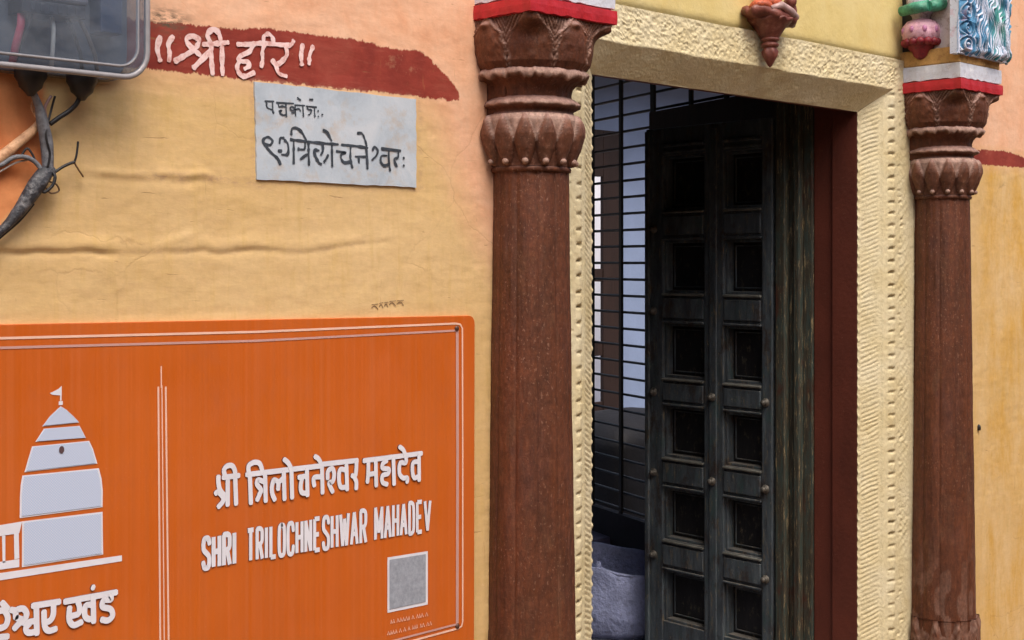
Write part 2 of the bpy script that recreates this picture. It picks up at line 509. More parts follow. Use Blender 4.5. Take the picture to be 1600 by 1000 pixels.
M_BEIGEC = m_plain('beige_cable_sheath', lin(214, 168, 128), 0.65, 0.15, 30, 0.4, dirt=lin(160, 112, 80))
M_SACK = m_plain('white_plastic_sack', lin(158, 168, 208), 0.6, 0.2, 7, 0.9, 0.02, 16, dirt=lin(132, 138, 170))
M_CLOTH = m_plain('black_cover_cloth', lin(24, 24, 30), 0.7, 0.3, 8, 0.4, 0.01, 20)

# ================================================================== the wall
CREASE = [at(px, py, WY) for px, py in ((-200, 384), (0, 390), (85, 393), (190, 393), (237, 394), (304, 392), (404, 391), (475, 393), (522, 388), (570, 379), (640, 372))]
CRX = np.array([p.x for p in CREASE]); CRZ = np.array([p.z for p in CREASE])
BRANCH = [at(px, py, WY) for px, py in ((235, 393), (262, 384), (290, 374), (330, 366))]
BRX = np.array([p.x for p in BRANCH]); BRZ = np.array([p.z for p in BRANCH])
RID = [at(px, py, WY) for px, py in ((100, 276), (160, 272), (250, 276), (330, 280), (390, 284), (440, 300))]
RDX = np.array([p.x for p in RID]); RDZ = np.array([p.z for p in RID])


def wall_h(x, z):
    """how far the plaster stands out from the plane WY"""
    h = 0.0035 * vnoise(x * 3.1, z * 2.7, 1) + 0.0014 * vnoise(x * 8, z * 11, 2) + 0.0006 * vnoise(x * 25, z * 40, 3) + 0.0003 * vnoise(x * 60, z * 90, 33)
    jx = 0.004 * vnoise(x * 22, z * 0 + 3, 5)
    d = z - np.interp(x, CRX, CRZ) - jx
    a = sstep(CRX[0], CRX[0] + 0.1, x) * (1 - sstep(CRX[-3], CRX[-1], x)) * (0.52 + 0.30 * vnoise(x * 6, x * 0, 8))
    h = h + a * (0.0055 * np.exp(-((d - 0.012) / 0.016) ** 2) * sstep(-0.004, 0.004, d) - 0.0035 * np.exp(-((d + 0.004) / 0.006) ** 2) + 0.0015 * np.exp(-((d + 0.03) / 0.03) ** 2)) * (0.8 + 0.5 * vnoise(x * 17, z * 9, 10))
    d = z - np.interp(x, BRX, BRZ) - jx
    a = sstep(BRX[0], BRX[1], x) * (1 - sstep(BRX[2], BRX[3], x))
    h = h + a * 0.0018 * np.exp(-((d - 0.008) / 0.010) ** 2)
    d = z - np.interp(x, RDX, RDZ) - jx * 1.5
    a = sstep(RDX[0], RDX[1], x) * (1 - sstep(RDX[-2], RDX[-1], x))
    h = h + a * (0.003 * np.exp(-((d - 0.006) / 0.008) ** 2) - 0.002 * np.exp(-((d + 0.010) / 0.008) ** 2)) * (0.7 + 0.5 * vnoise(x * 30, z * 30, 9))
    # trowelled flat where the board and the plaque are fixed
    flat_ = sstep(1.545, 1.525, z) * sstep(2.42, 2.40, x)
    pk = sstep(1.60, 1.63, x) * sstep(2.20, 2.17, x) * sstep(1.78, 1.81, z) * sstep(2.09, 2.06, z)
    return h * (1 - 0.85 * np.maximum(flat_, pk))


def wall_y(x, z):
    return WY - float(wall_h(np.array([x]), np.array([z]))[0])


wall = thing('temple_wall', 'weathered yellow and peach plaster wall with a ragged maroon painted band', 'wall', (0, WY, 0))
xs = np.unique(np.concatenate([np.arange(-3, 0.9, 0.1), np.arange(0.9, 2.62, 0.005), np.arange(2.62, 4.6, 0.06), np.arange(4.6, 5.8, 0.008), np.arange(5.8, 9.01, 0.1)]).round(4))
zs = np.unique(np.concatenate([np.arange(-0.1, 0.65, 0.05), np.arange(0.65, 2.42, 0.005), np.arange(2.42, 4.0, 0.06)]).round(4))
X, Z = np.meshgrid(xs, zs)
H = wall_h(X, Z)
keep_x0, keep_x1 = 2.50, 4.74
mb = MB()
P = np.stack([X, -H, Z], -1)
n, k = X.shape
mb.v = P.reshape(-1, 3).tolist()
cxm = (xs[:-1] + xs[1:]) / 2; czm = (zs[:-1] + zs[1:]) / 2
for i in range(n - 1):
    for j in range(k - 1):
        if keep_x0 < cxm[j] < keep_x1 and czm[i] < 3.0: continue
        mb.face((i * k + j, i * k + j + 1, (i + 1) * k + j + 1, (i + 1) * k + j), 0, True)
pf = mb.build('plaster_face', M_WALL, wall)


def poly(pts, y=WY):
    return [(at(a, b, y).x, at(a, b, y).z) for a, b in pts]


xf, zf = X.ravel(), Z.ravel()
band = poly([(-100, 60), (60, 95), (232, 107), (400, 126), (560, 141), (715, 158), (717, 148), (708, 130), (690, 112), (672, 92), (655, 80), (610, 76), (560, 62), (500, 55), (420, 44), (340, 44), (280, 36), (232, 34), (60, 0), (-100, -20)])
band2 = poly([(1480, 254), (1600, 262), (1760, 280), (1760, 252), (1600, 246), (1575, 237), (1540, 234), (1520, 236), (1480, 228)])
fattr(pf, 'band', np.minimum(sdf_poly(xf, zf, band), sdf_poly(xf, zf, band2)))
peach = poly([(-700, -60), (-300, 45), (232, 107), (400, 126), (560, 141), (650, 150), (682, 190), (716, 300), (752, 380), (790, 440), (820, 480), (1000, 300), (1400, 235), (1600, 254), (2000, 290), (2000, -900), (-700, -900)])
fattr(pf, 'peach', sdf_poly(xf, zf, peach))
orange = poly([(-300, 60), (0, 100), (62, 112), (68, 160), (66, 205), (76, 262), (60, 290), (36, 318), (0, 352), (-60, 400), (-300, 560)])
fattr(pf, 'orange', sdf_poly(xf, zf, orange))
fattr(pf, 'ochre', sstep(4.95, 5.22, xf))
a = at(260, 278, WY); b = at(620, 335, WY)
st = np.exp(-((zf - np.interp(xf, RDX, RDZ)) / 0.010) ** 2) * sstep(RDX[1], RDX[2], xf) * (1 - sstep(RDX[-2], RDX[-1], xf))
st = np.maximum(st, 0.5 * np.exp(-((zf - np.interp(xf, CRX, CRZ)) / 0.006) ** 2) * (xf < CRX[-2]) * (xf > 0.8))
pq = poly([(394, 124), (655, 152), (658, 298), (396, 284)])
st = np.maximum(st, np.clip(1 - np.abs(sdf_poly(xf, zf, pq)) / 0.012, 0, 1) * 0.8)
fattr(pf, 'stain', st)
g = at(262, 32, WY)
fattr(pf, 'grime', np.exp(-(((xf - g.x) / 0.05) ** 2 + ((zf - g.z) / 0.022) ** 2)) * 1.3)


# ------------------------------------------------------------------ lettering drawn as brush strokes
def smooth_path(pts, step):
    """Catmull-Rom through 2-D points"""
    if len(pts) == 2:
        pp = [pts[0], pts[1]]
    else:
        pp = []
        q = [pts[0]] + list(pts) + [pts[-1]]
        for i in range(1, len(q) - 2):
            p0, p1, p2, p3 = [np.array(q[i + d], float) for d in (-1, 0, 1, 2)]
            for s in np.linspace(0, 1, 7)[:-1]:
                pp.append(tuple(0.5 * ((2 * p1) + (-p0 + p2) * s + (2 * p0 - 5 * p1 + 4 * p2 - p3) * s * s + (-p0 + 3 * p1 - 3 * p2 + p3) * s ** 3)))
        pp.append(tuple(pts[-1]))
    return pp


def stroke(mb, pts, wid, ybase, lift, raise_=0.0, curved=True, drape=False, cap=True, squash=1.0, wob=0.0):
    """pts: (x, z) metres on the wall; a ribbon of width wid whose face stands at ybase - lift; raise_ gives it sides"""
    pp = smooth_path(pts, wid) if curved else list(pts)
    out = [pp[0]]
    for p in pp[1:]:
        if math.hypot(p[0] - out[-1][0], p[1] - out[-1][1]) > wid * 0.08: out.append(p)
    pp = out
    if len(pp) < 2: pp = [pp[0], (pp[0][0] + wid * 0.05, pp[0][1])]
    L, R = [], []
    nn = len(pp)
    for i, p in enumerate(pp):
        a = pp[max(i - 1, 0)]; b = pp[min(i + 1, nn - 1)]
        d = np.array((b[0] - a[0], b[1] - a[1])); d = d / (np.hypot(*d) + 1e-9)
        nrm = np.array((-d[1], d[0]))
        nrm[0] *= squash
        ww = wid * (1 + wob * float(vnoise(np.array(p[0] * 140), np.array(p[1] * 140), 4)))
        L.append((p[0] + nrm[0] * ww / 2, p[1] + nrm[1] * ww / 2)); R.append((p[0] - nrm[0] * ww / 2, p[1] - nrm[1] * ww / 2))
    if cap:
        for end in (0, -1):
            p = pp[end]; q = pp[1] if end == 0 else pp[-2]
            d = np.array((p[0] - q[0], p[1] - q[1])); d = d / (np.hypot(*d) + 1e-9)
            e = [(p[0] + d[0] * wid * 0.3 * squash + s * L_, p[1] + d[1] * wid * 0.3 + s * L2) for s, L_, L2 in ((1, -d[1] * wid * 0.3 * squash, d[0] * wid * 0.3), (-1, -d[1] * wid * 0.3 * squash, d[0] * wid * 0.3))]
            l, r = (e[0], e[1])
            if end == 0: l, r = r, l
            if end == 0: L.insert(0, l); R.insert(0, r)
            else: L.append(l); R.append(r)
    b = len(mb.v)
    nn = len(L)
    def yy(p, o):
        return (wall_y(p[0], p[1]) if drape else ybase) - o
    for l, r in zip(L, R):
        mb.v += [(l[0], yy(l, lift + raise_), l[1]), (r[0], yy(r, lift + raise_), r[1])]
    for i in range(nn - 1):
        mb.face((b + 2 * i, b + 2 * i + 1, b + 2 * i + 3, b + 2 * i + 2), 0)
    if raise_:
        c = len(mb.v)
        for l, r in zip(L, R):
            mb.v += [(l[0], yy(l, 0), l[1]), (r[0], yy(r, 0), r[1])]
        for i in range(nn - 1):
            mb.face((b + 2 * i, b + 2 * i + 2, c + 2 * i + 2, c + 2 * i), 1)
            mb.face((b + 2 * i + 1, c + 2 * i + 1, c + 2 * i + 3, b + 2 * i + 3), 1)
        mb.face((b, c, c + 1, b + 1), 1)
        e = 2 * (nn - 1)
        mb.face((b + e, b + e + 1, c + e + 1, c + e), 1)


def draw(strokes, ox, oy, sc, y, wid, lift=0.0006, raise_=0.0, drape=False, squash=1.0, mb=None, i0=0, wob=0.0, nsmooth=True):
    mb = mb or MB()
    for i, s in enumerate(strokes):
        pts = []
        for a, b in s:
            p = at(ox + a / sc, oy + b / sc, y); pts.append((p.x, p.z))
        stroke(mb, pts, wid, y, lift + (i0 + i) * 0.00008, raise_, nsmooth, drape, True, squash, wob)
    return mb


HARI1 = [[(215, 200), (165, 400), (215, 610)], [(435, 195), (360, 320), (378, 480), (365, 610)],
         [(470, 620), (740, 460), (850, 365), (888, 255), (790, 185), (685, 215), (685, 290), (765, 390), (905, 510)],
         [(795, 735), (1050, 480), (1110, 400)], [(965, 328), (1180, 315), (1395, 292)],
         [(1105, 330), (1105, 590), (1125, 840)], [(1290, 310), (1290, 600), (1300, 850)],
         [(1090, 300), (1035, 160), (1130, 70), (1230, 130), (1275, 300)]]
HARI2 = [[(115, 215), (330, 215), (560, 195), (900, 225), (1040, 225), (1095, 150)],
         [(375, 225), (330, 335), (180, 410), (120, 470), (190, 510), (290, 520), (310, 590), (240, 640)],
         [(150, 500), (105, 620), (160, 740), (250, 770), (400, 705)],
         [(590, 200), (550, 330), (555, 480), (530, 600)], [(570, 190), (575, 80), (650, 35), (720, 90), (750, 200)],
         [(945, 240), (975, 390), (880, 520), (790, 570)], [(725, 490), (790, 600), (830, 720), (960, 768)],
         [(1250, 220), (1220, 400), (1230, 570)], [(1430, 250), (1370, 400), (1355, 555)]]
mb = draw(HARI1, 230, 40, 11.11, WY, 0.0112, 0.002, drape=True, wob=0.35)
mb = draw(HARI2, 360, 50, 11.11, WY, 0.0104, 0.002, drape=True, mb=mb, i0=9, wob=0.35)
for q in range(len(mb.v)):
    mb.v[q] = (mb.v[q][0], mb.v[q][1] - WY, mb.v[q][2])
mb.build('painted_lettering', M_CHALK, wall)
# pencil scribble above the sign board
sc_ = MB()
for i, (x0, x1, y0) in enumerate(((580, 590, 481), (592, 598, 479), (600, 606, 478), (608, 618, 476), (620, 630, 475))):
    pts = [(at(x0, y0, WY).x, at(x0, y0, WY).z), (at((x0 + x1) / 2, y0 - 3, WY).x, at(x0, y0 - 3, WY).z), (at(x1, y0 + 2, WY).x, at(x1, y0 + 2, WY).z)]
    stroke(sc_, pts, 0.002, WY, 0.0015 + i * 0.0001, 0, True, True)
    pts = [(at(x0, y0 - 5, WY).x, at(x0, y0 - 5, WY).z), (at(x1, y0 - 6, WY).x, at(x1, y0 - 6, WY).z)]
    stroke(sc_, pts, 0.0016, WY, 0.0021 + i * 0.0001, 0, True, True)
sc_.v = [(x, y - WY, z) for x, y, z in sc_.v]
sc_.build('pencil_scribble', m_plain('pencil_grey', lin(120, 94, 66), 0.8), wall)

# ================================================================== stone plaque
plq = thing('stone_plaque', 'small grey marble plaque with two lines of black carved Devanagari, set under the maroon band', 'plaque', (0, WY, 0))
PY = WY - 0.005
cor = [at(398, 127, PY), at(650, 155, PY), at(651, 293, PY), at(402, 280, PY)]
mb = MB()
pts = []
for i in range(4):                      # chipped edge
    a, b = cor[i], cor[(i + 1) % 4]
    for s in np.linspace(0, 1, 22)[:-1]:
        p = a.lerp(b, s); j = 0.0012
        pts.append((p.x + j * random.uniform(-1, 1), PY - WY, p.z + j * random.uniform(-1, 1)))
mb.prism([(x, 0.02, z) for x, y, z in pts[::-1]], (0, -1, 0), 0.02 + (WY - PY))
mb.build('slab', M_MARBLE, plq)
L1 = [[(170, 222), (340, 228)], [(390, 252), (720, 268)], [(740, 298), (930, 306)], [(960, 318), (1160, 340)],
      [(200, 230), (210, 340), (315, 390)], [(312, 230), (320, 400), (335, 455)],
      [(430, 270), (440, 330), (500, 320), (560, 335)], [(440, 410), (490, 400), (455, 450), (520, 490), (575, 480)], [(570, 270), (575, 400), (580, 520)],
      [(750, 300), (752, 420), (757, 505)], [(755, 390), (700, 330), (650, 350), (680, 400), (750, 385), (820, 365), (850, 410)], [(750, 430), (680, 450)],
      [(895, 310), (900, 420), (905, 520)], [(790, 155), (850, 205)], [(975, 345), (1000, 380), (1060, 400), (1030, 470), (1000, 480)], [(1115, 340), (1120, 440), (1125, 520)], [(1020, 188), (1085, 192)],
      [(1180, 410), (1192, 412)], [(1185, 518), (1197, 520)], [(1255, 480), (1275, 480)]]
L2 = [[(250, 405), (285, 335), (205, 268), (125, 315), (140, 385), (240, 412)], [(145, 400), (250, 530), (370, 640), (420, 745)],
      [(405, 375), (420, 290), (480, 285)], [(490, 320), (550, 390), (548, 560), (445, 572)], [(385, 508), (440, 512)],
      [(595, 310), (870, 345), (1100, 370), (1420, 395)], [(650, 330), (650, 560), (650, 725)], [(608, 225), (620, 125), (700, 112), (790, 185), (865, 320)],
      [(725, 475), (835, 475), (845, 350)], [(770, 650), (850, 590), (910, 560)], [(905, 360), (908, 560), (915, 750)],
      [(1085, 500), (1005, 500), (1030, 610), (1090, 715), (1130, 735)], [(1145, 385), (1155, 500), (1120, 575)], [(1245, 580), (1215, 640), (1175, 700)],
      [(1310, 380), (1312, 570), (1317, 770)], [(1160, 148), (1230, 190), (1305, 330)]]
L3 = [[(-10, 385), (45, 392)], [(150, 402), (390, 425), (600, 458)], [(60, 515), (225, 540), (150, 565), (140, 640), (195, 712), (290, 700)],
      [(305, 430), (302, 640), (335, 800)], [(390, 605), (590, 612)], [(445, 620), (450, 705)], [(575, 460), (588, 620), (597, 815)],
      [(425, 200), (500, 205), (545, 290), (582, 420)], [(685, 495), (720, 440), (775, 500), (750, 590), (675, 665)],
      [(840, 468), (1170, 506)], [(968, 480), (965, 660), (988, 850)], [(930, 590), (840, 595), (825, 690), (880, 762), (960, 745)],
      [(1130, 520), (1125, 620), (1060, 650), (1075, 720), (1105, 775)], [(1220, 625), (1228, 640)], [(1220, 755), (1228, 770)]]
mb = draw(L1, 400, 140, 12.31, PY, 0.0040, 0.0006, wob=0.45)
mb = draw(L2, 400, 190, 11.11, PY, 0.0063, 0.0006, mb=mb, i0=2, wob=0.45)
mb = draw(L3, 520, 190, 11.11, PY, 0.0063, 0.0006, mb=mb, i0=3, wob=0.45)
mb.v = [(x, y - WY, z) for x, y, z in mb.v]
mb.build('inscription', M_INK, plq)

# ================================================================== orange notice board
board = thing('notice_board', 'large orange printed board with white temple emblem and raised white lettering', 'sign', (0, WY, 0))
BY = WY - 0.010


def P2(pts, y=BY):
    return [(at(a, b, y).x, y - WY, at(a, b, y).z) for a, b in pts]


def rounded(pts, rad, k=6):
    out = []
    n = len(pts)
    for i in range(n):
        p0, p1, p2 = [np.array(pts[(i + d) % n], float) for d in (-1, 0, 1)]
        a = p1 + (p0 - p1) / np.linalg.norm(p0 - p1) * rad; b = p1 + (p2 - p1) / np.linalg.norm(p2 - p1) * rad
        for s in np.linspace(0, 1, k):
            out.append(tuple((1 - s) ** 2 * a + 2 * s * (1 - s) * p1 + s * s * b))
    return out


mb = MB()
edge = P2([(-260, 512), (120, 503), (300, 500), (300.1, 498), (742, 493), (741, 1022), (-260, 1265)])
r_ = rounded([edge[0], edge[4], edge[5], edge[6]], 0.022)
r_ = rounded([(p[0], 0.005, p[2]) for p in (edge[0], edge[4], edge[5], edge[6])], 0.022)
mb.prism(r_[::-1], (0, -1, 0), 0.005 + (WY - BY))
mb.build('board', M_SIGN, board, 0.0015)


def flat(mb, pts, lift, m=0):
    b = len(mb.v)
    q = P2(pts)
    mb.v += [(x, y - lift, z) for x, y, z in q]
    mb.face(range(b, b + len(q)), m)


def linepx(mb, pts, w_, lift, curved=False):
    q = [(at(a, b, BY).x, at(a, b, BY).z) for a, b in pts]
    k = len(mb.v)
    stroke(mb, q, w_, BY, lift, 0, curved, False, False)
    for i in range(k, len(mb.v)): mb.v[i] = (mb.v[i][0], mb.v[i][1] - WY, mb.v[i][2])


mb = MB()
linepx(mb, [(-250, 540), (0, 528.5), (400, 518.5), (712, 505.5)], 0.005, 0.0010)
linepx(mb, [(712, 505.5), (719, 507), (722, 513), (722.5, 700), (722.5, 970), (721, 978), (716, 981.5)], 0.0048, 0.0012)
linepx(mb, [(716, 981.5), (633, 1004), (300, 1095), (-250, 1245)], 0.005, 0.0014)
mb.build('outer_border', M_PINKLINE, board)
mb = MB()
linepx(mb, [(-250, 557), (0, 543.5), (400, 532.5), (712, 516.5)], 0.005, 0.0010)
linepx(mb, [(714, 516), (714.5, 700), (714, 974)], 0.0095, 0.0012)
linepx(mb, [(714, 975), (633, 996), (300, 1084), (-250, 1232)], 0.005, 0.0014)
mb.build('inner_border', M_LILAC, board)
mb = MB()
linepx(mb, [(251.5, 572), (251.7, 606)], 0.0028, 0.0010)
linepx(mb, [(247, 604), (250, 1000), (251, 1200)], 0.0042, 0.0010)
linepx(mb, [(258.5, 604), (263, 1000), (265, 1200)], 0.0042, 0.0012)
linepx(mb, [(252.7, 602), (256.3, 1000), (258, 1200)], 0.0026, 0.0008)
mb.build('divider_line', M_PINKLINE, board)

# temple emblem
def I_(p): return [(a / 6.665, 590 + b / 6.665) for a, b in p]
def J_(p): return [(a / 5.555, 730 + b / 5.555) for a, b in p]


tiers = [I_([(630, 298), (580, 342), (515, 405), (437, 508), (824, 468), (760, 400), (690, 335)]),
         I_([(455, 532), (365, 668), (892, 628), (858, 560), (826, 502)]),
         I_([(332, 716), (290, 850), (253, 985), (1012, 896), (965, 740), (926, 658)]),
         J_([(192, 72), (178, 150), (171, 260), (169, 442), (888, 346), (890, 200), (880, 100), (856, 8)]),
         J_([(190, 470), (188, 868), (893, 757), (888, 386)])]
emb = MB(); edgm = MB()
for i, q in enumerate(tiers):
    flat(edgm, q, 0.0010)
    c = np.mean(np.array(q), 0)
    flat(emb, [tuple(c + (np.array(p) - c) * (0.955, 0.93)) for p in q], 0.0020)
flat(edgm, J_([(-700, 618), (-700, 720), (-20, 600), (165, 572), (190, 470)]), 0.0012)
flat(edgm, J_([(15, 596), (20, 830), (44, 826), (44, 592)]), 0.0012)
flat(edgm, J_([(118, 578), (122, 800), (165, 790), (160, 572)]), 0.0014)
flat(edgm, J_([(-200, 850), (-200, 915), (165, 866), (165, 796)]), 0.0012)
flat(edgm, J_([(-700, 1030), (-700, 1092), (1056, 815), (1056, 764), (0, 918)]), 0.0010)
flat(edgm, I_([(518, 162), (606, 118), (640, 84), (640, 186), (540, 178)]), 0.0010)
linepx(edgm, I_([(632, 180), (630, 240)]), 0.003, 0.0011)
linepx(edgm, I_([(630, 245), (630, 285)]), 0.0085, 0.0012)
tm = edgm.build('temple_emblem', M_WHITE, board)
emb.build('emblem_fill', M_DOTS, tm)
mb = MB()
c = at(635 / 6.665, 590 + 750 / 6.665, BY)
mb.v += [(c.x + 0.0055 * math.cos(a), BY - WY - 0.003, c.z + 0.0075 * math.sin(a)) for a in np.linspace(0, 2 * math.pi, 15)[:-1]]
mb.face(range(14)); mb.build('emblem_niche', M_LETSIDE, tm)

sc0 = None
for a_, b_ in ((713, 513), (714, 978)):
    pt_ = at(a_, b_, BY)
    if sc0 is None:
        mb = MB(); mb.lathe([(0.0, 0.0045), (0.004, 0.0040), (0.0062, 0.0025), (0.0066, 0.0)], (0, 0, 0), 16)
        sc0 = o = mb.build('screw', m_plain('rusty_screw', lin(84, 58, 48), 0.5, 0.3, 200), board)
    else:
        o = sc0.copy(); C.objects.link(o); o.parent = board
    o.rotation_euler = (math.pi / 2, 0, 0)
    o.location = (pt_.x, BY - WY - 0.0012, pt_.z)
# raised lettering
A1 = [[(180, 480), (182, 580), (200, 660), (250, 730), (310, 760)], [(140, 720), (170, 700), (215, 730), (250, 790), (235, 840), (180, 905)], [(310, 485), (308, 880)], [(412, 480), (425, 865)],
      [(245, 495), (465, 470)], [(268, 470), (258, 390), (305, 335), (370, 335), (405, 395), (412, 470)],
      [(570, 457), (1610, 334)], [(615, 470), (630, 855)], [(600, 440), (600, 335), (680, 285), (755, 310), (795, 440)],
      [(825, 440), (835, 825)], [(820, 560), (730, 530), (715, 590), (765, 660), (770, 700)], [(770, 680), (715, 810)],
      [(1085, 420), (1095, 800)], [(1070, 510), (1015, 555), (950, 530), (920, 620), (925, 720), (960, 805)], [(1010, 560), (1005, 660)],
      [(1190, 400), (1200, 780)], [(1090, 245), (1150, 300), (1190, 390)],
      [(1405, 390), (1412, 745)], [(1290, 495), (1390, 475)], [(1340, 495), (1318, 600), (1330, 700), (1400, 712)]]
B1 = [[(95, 404), (600, 348)], [(0, 700), (-5, 590), (100, 575)], [(105, 420), (115, 800)], [(10, 292), (60, 330), (92, 395)],
      [(185, 600), (190, 500), (250, 460), (275, 540), (255, 640), (205, 665), (255, 785)],
      [(445, 410), (455, 755)], [(440, 485), (360, 475), (340, 590), (365, 715), (440, 715)],
      [(585, 370), (580, 490), (565, 560), (520, 560)], [(540, 560), (580, 640), (580, 740)],
      [(685, 352), (1490, 250)], [(750, 370), (745, 540), (735, 650)], [(740, 545), (850, 525)], [(850, 345), (857, 700)],
      [(1005, 350), (950, 390), (945, 455), (1030, 470), (1020, 530), (945, 560), (945, 650), (1010, 680)],
      [(1095, 325), (1105, 680)], [(1270, 300), (1265, 380), (1190, 385), (1178, 520), (1225, 590), (1285, 590), (1285, 650)],
      [(1180, 160), (1230, 200), (1265, 280)], [(1450, 285), (1452, 625)], [(1445, 365), (1370, 380), (1358, 500), (1385, 590), (1445, 565)]]
H1 = [[(20, 330), (90, 410)], [(-30, 440), (45, 430), (90, 520), (60, 620), (-30, 655)], [(-30, 765), (90, 752)],
      [(190, 520), (195, 430), (280, 405), (325, 470), (290, 540), (205, 520)], [(170, 655), (255, 575), (340, 600), (360, 620)],
      [(130, 420), (180, 430)], [(445, 400), (452, 720)], [(450, 555), (345, 580), (315, 660), (350, 705), (450, 690)], [(400, 370), (735, 318)],
      [(660, 350), (655, 480), (615, 555), (545, 575)], [(540, 440), (550, 620), (600, 680), (690, 655)],
      [(800, 318), (1445, 200)], [(860, 390), (855, 540), (910, 610), (1010, 570)], [(965, 320), (985, 400), (965, 470), (880, 495)],
      [(1150, 355), (1060, 370), (1050, 490), (1100, 535), (1150, 520)], [(1152, 240), (1160, 570)], [(1148, 138), (1158, 142)],
      [(1375, 240), (1372, 290), (1285, 300), (1270, 380), (1370, 410), (1395, 490), (1340, 550), (1260, 540)]]
RA = 0.0020


def raised(strokes_sets, wid, name):
    mb = MB(); i0 = 0
    for s, ox, oy, sc in strokes_sets:
        draw(s, ox, oy, sc, BY, wid, 0.0006, RA, mb=mb, i0=i0, squash=0.92); i0 += len(s) * 0 + 1
    mb.v = [(x, y - WY, z) for x, y, z in mb.v]
    return mb.build(name, [M_WHITE, M_LETSIDE], board)


raised([(A1, 320, 690, 8.889), (B1, 490, 680, 8.889)], 0.0118, 'hindi_lettering')
raised([(H1, 0, 900, 8.0)], 0.0125, 'district_lettering')
GLY = {'S': [[(.95, .8), (.8, .97), (.5, 1), (.2, .97), (.08, .8), (.15, .62), (.5, .5), (.85, .38), (.93, .2), (.8, .03), (.5, 0), (.2, .03), (.05, .2)]],
       'H': [[(.08, 0), (.08, 1)], [(.92, 0), (.92, 1)], [(.08, .5), (.92, .5)]],
       'R': [[(.1, 0), (.1, 1)], [(.1, 1), (.6, 1), (.9, .92), (.93, .75), (.88, .58), (.6, .5), (.1, .5)], [(.55, .5), (.95, 0)]],
       'I': [[(.5, 0), (.5, 1)]], 'T': [[(.5, 0), (.5, 1)], [(.02, 1), (.98, 1)]], 'L': [[(.12, 1), (.12, .0)], [(.12, 0), (.95, 0)]],
       'O': [[(.5, 1), (.18, .95), (.07, .75), (.07, .25), (.18, .05), (.5, 0), (.82, .05), (.93, .25), (.93, .75), (.82, .95), (.5, 1)]],
       'C': [[(.95, .75), (.82, .96), (.5, 1), (.18, .95), (.07, .75), (.07, .25), (.18, .05), (.5, 0), (.82, .04), (.95, .25)]],
       'N': [[(.08, 0), (.08, 1)], [(.92, 0), (.92, 1)], [(.1, .98), (.9, .02)]],
       'E': [[(.1, 0), (.1, 1)], [(.1, 1), (.92, 1)], [(.1, .5), (.8, .5)], [(.1, 0), (.92, 0)]],
       'W': [[(.02, 1), (.26, 0)], [(.26, 0), (.5, .85)], [(.5, .85), (.74, 0)], [(.74, 0), (.98, 1)]],
       'A': [[(.02, 0), (.5, 1)], [(.5, 1), (.98, 0)], [(.2, .32), (.8, .32)]],
       'M': [[(.06, 0), (.06, 1)], [(.94, 0), (.94, 1)], [(.06, 1), (.5, .2)], [(.5, .2), (.94, 1)]],
       'D': [[(.1, 0), (.1, 1)], [(.1, 1), (.55, 1), (.85, .9), (.92, .6), (.92, .4), (.85, .1), (.55, 0), (.1, 0)]],
       'V': [[(.02, 1), (.5, 0)], [(.5, 0), (.98, 1)]]}
mb = MB()


def word(mb, txt, x0, x1, tl, bl, tr, br, wid):
    """a word in the photo-pixel quad; widths: I narrow, M and W wide"""
    wts = [0.32 if c == 'I' else 1.35 if c in 'MW' else 1.0 for c in txt]
    gap = 0.46
    tot = sum(wts) + gap * (len(txt) - 1)
    p = 0.0; q = 0
    for c, w_ in zip(txt, wts):
        for s in GLY[c]:
            pts = []
            for a, b in s:
                u = (p + a * w_) / tot
                t_, b_ = tl + (tr - tl) * u, bl + (br - bl) * u
                pt = at(x0 + (x1 - x0) * u, b_ + (t_ - b_) * b, BY); pts.append((pt.x, pt.z))
            stroke(mb, pts, wid, BY, 0.0006 + (q % 7) * 0.0001, RA, len(pts) > 2, False, False if len(s) == 2 else True, 0.78)
            q += 1
        p += w_ + gap


word(mb, 'SHRI', 316, 367, 842, 888, 832, 880, 0.0126)
word(mb, 'TRILOCHNESHWAR', 386, 571, 829, 876, 797, 847, 0.0108)
word(mb, 'MAHADEV', 585, 671, 793, 843, 782, 828, 0.0106)
mb.v = [(x, y - WY, z) for x, y, z in mb.v]
mb.build('english_lettering', [M_WHITE, M_LETSIDE], board)
# blank pale square of the code, and the two lines of tiny caption under it
mb = MB()
flat(mb, [(605, 871), (605, 957.5), (668, 944.5), (668, 861)], 0.0010)
cp = mb.build('code_square', M_WHITE, board)
mb = MB()
flat(mb, [(608, 874.5), (608, 952), (664.5, 940), (664.5, 865.5)], 0.0020)
mb.build('code_field', m_plain('grey_print', lin(150, 156, 168), 0.5, 0.18, 120), cp)
mb = MB()
rnd = random.Random(3)
for row, (x0, x1, ya, yb) in enumerate(((610, 667, 971, 959), (605, 674, 989, 973))):
    x = x0
    while x < x1:
        wd = rnd.choice((2.2, 3.0, 3.6))
        y = ya + (yb - ya) * (x - x0) / (x1 - x0)
        linepx(mb, [(x, y + 3.5), (x + wd * 0.4, y - 3), (x + wd, y + 3)], 0.0018, 0.0010 + (len(mb.v) % 7) * 0.0001)
        x += wd + rnd.choice((1.0, 1.0, 1.2, 3.4))
mb.build('caption', M_PINKLINE, board)

# ================================================================== door surround
XL, XR, Z0 = 2.930, 4.345, EYE + 0.541
JW = [0.0, 0.126, 0.295]         # jamb: inner edge, end of the splay, outer edge
LW = [0.0, 0.087, 0.197]         # lintel: the same three lines
sur = thing('door_surround', 'cream painted carved plaster surround framing the doorway', 'door surround', (0, OY, 0))


def prof_y(o):
    """o 0..1 across the splay, 1..2 across the flat band"""
    return -0.07 * np.clip(o, 0, 1)


def lintel_y(o):
    """sloping underside rising outwards to a sharp drip edge"""
    o1 = np.clip(o, 0, 1)
    return -0.07 * o1


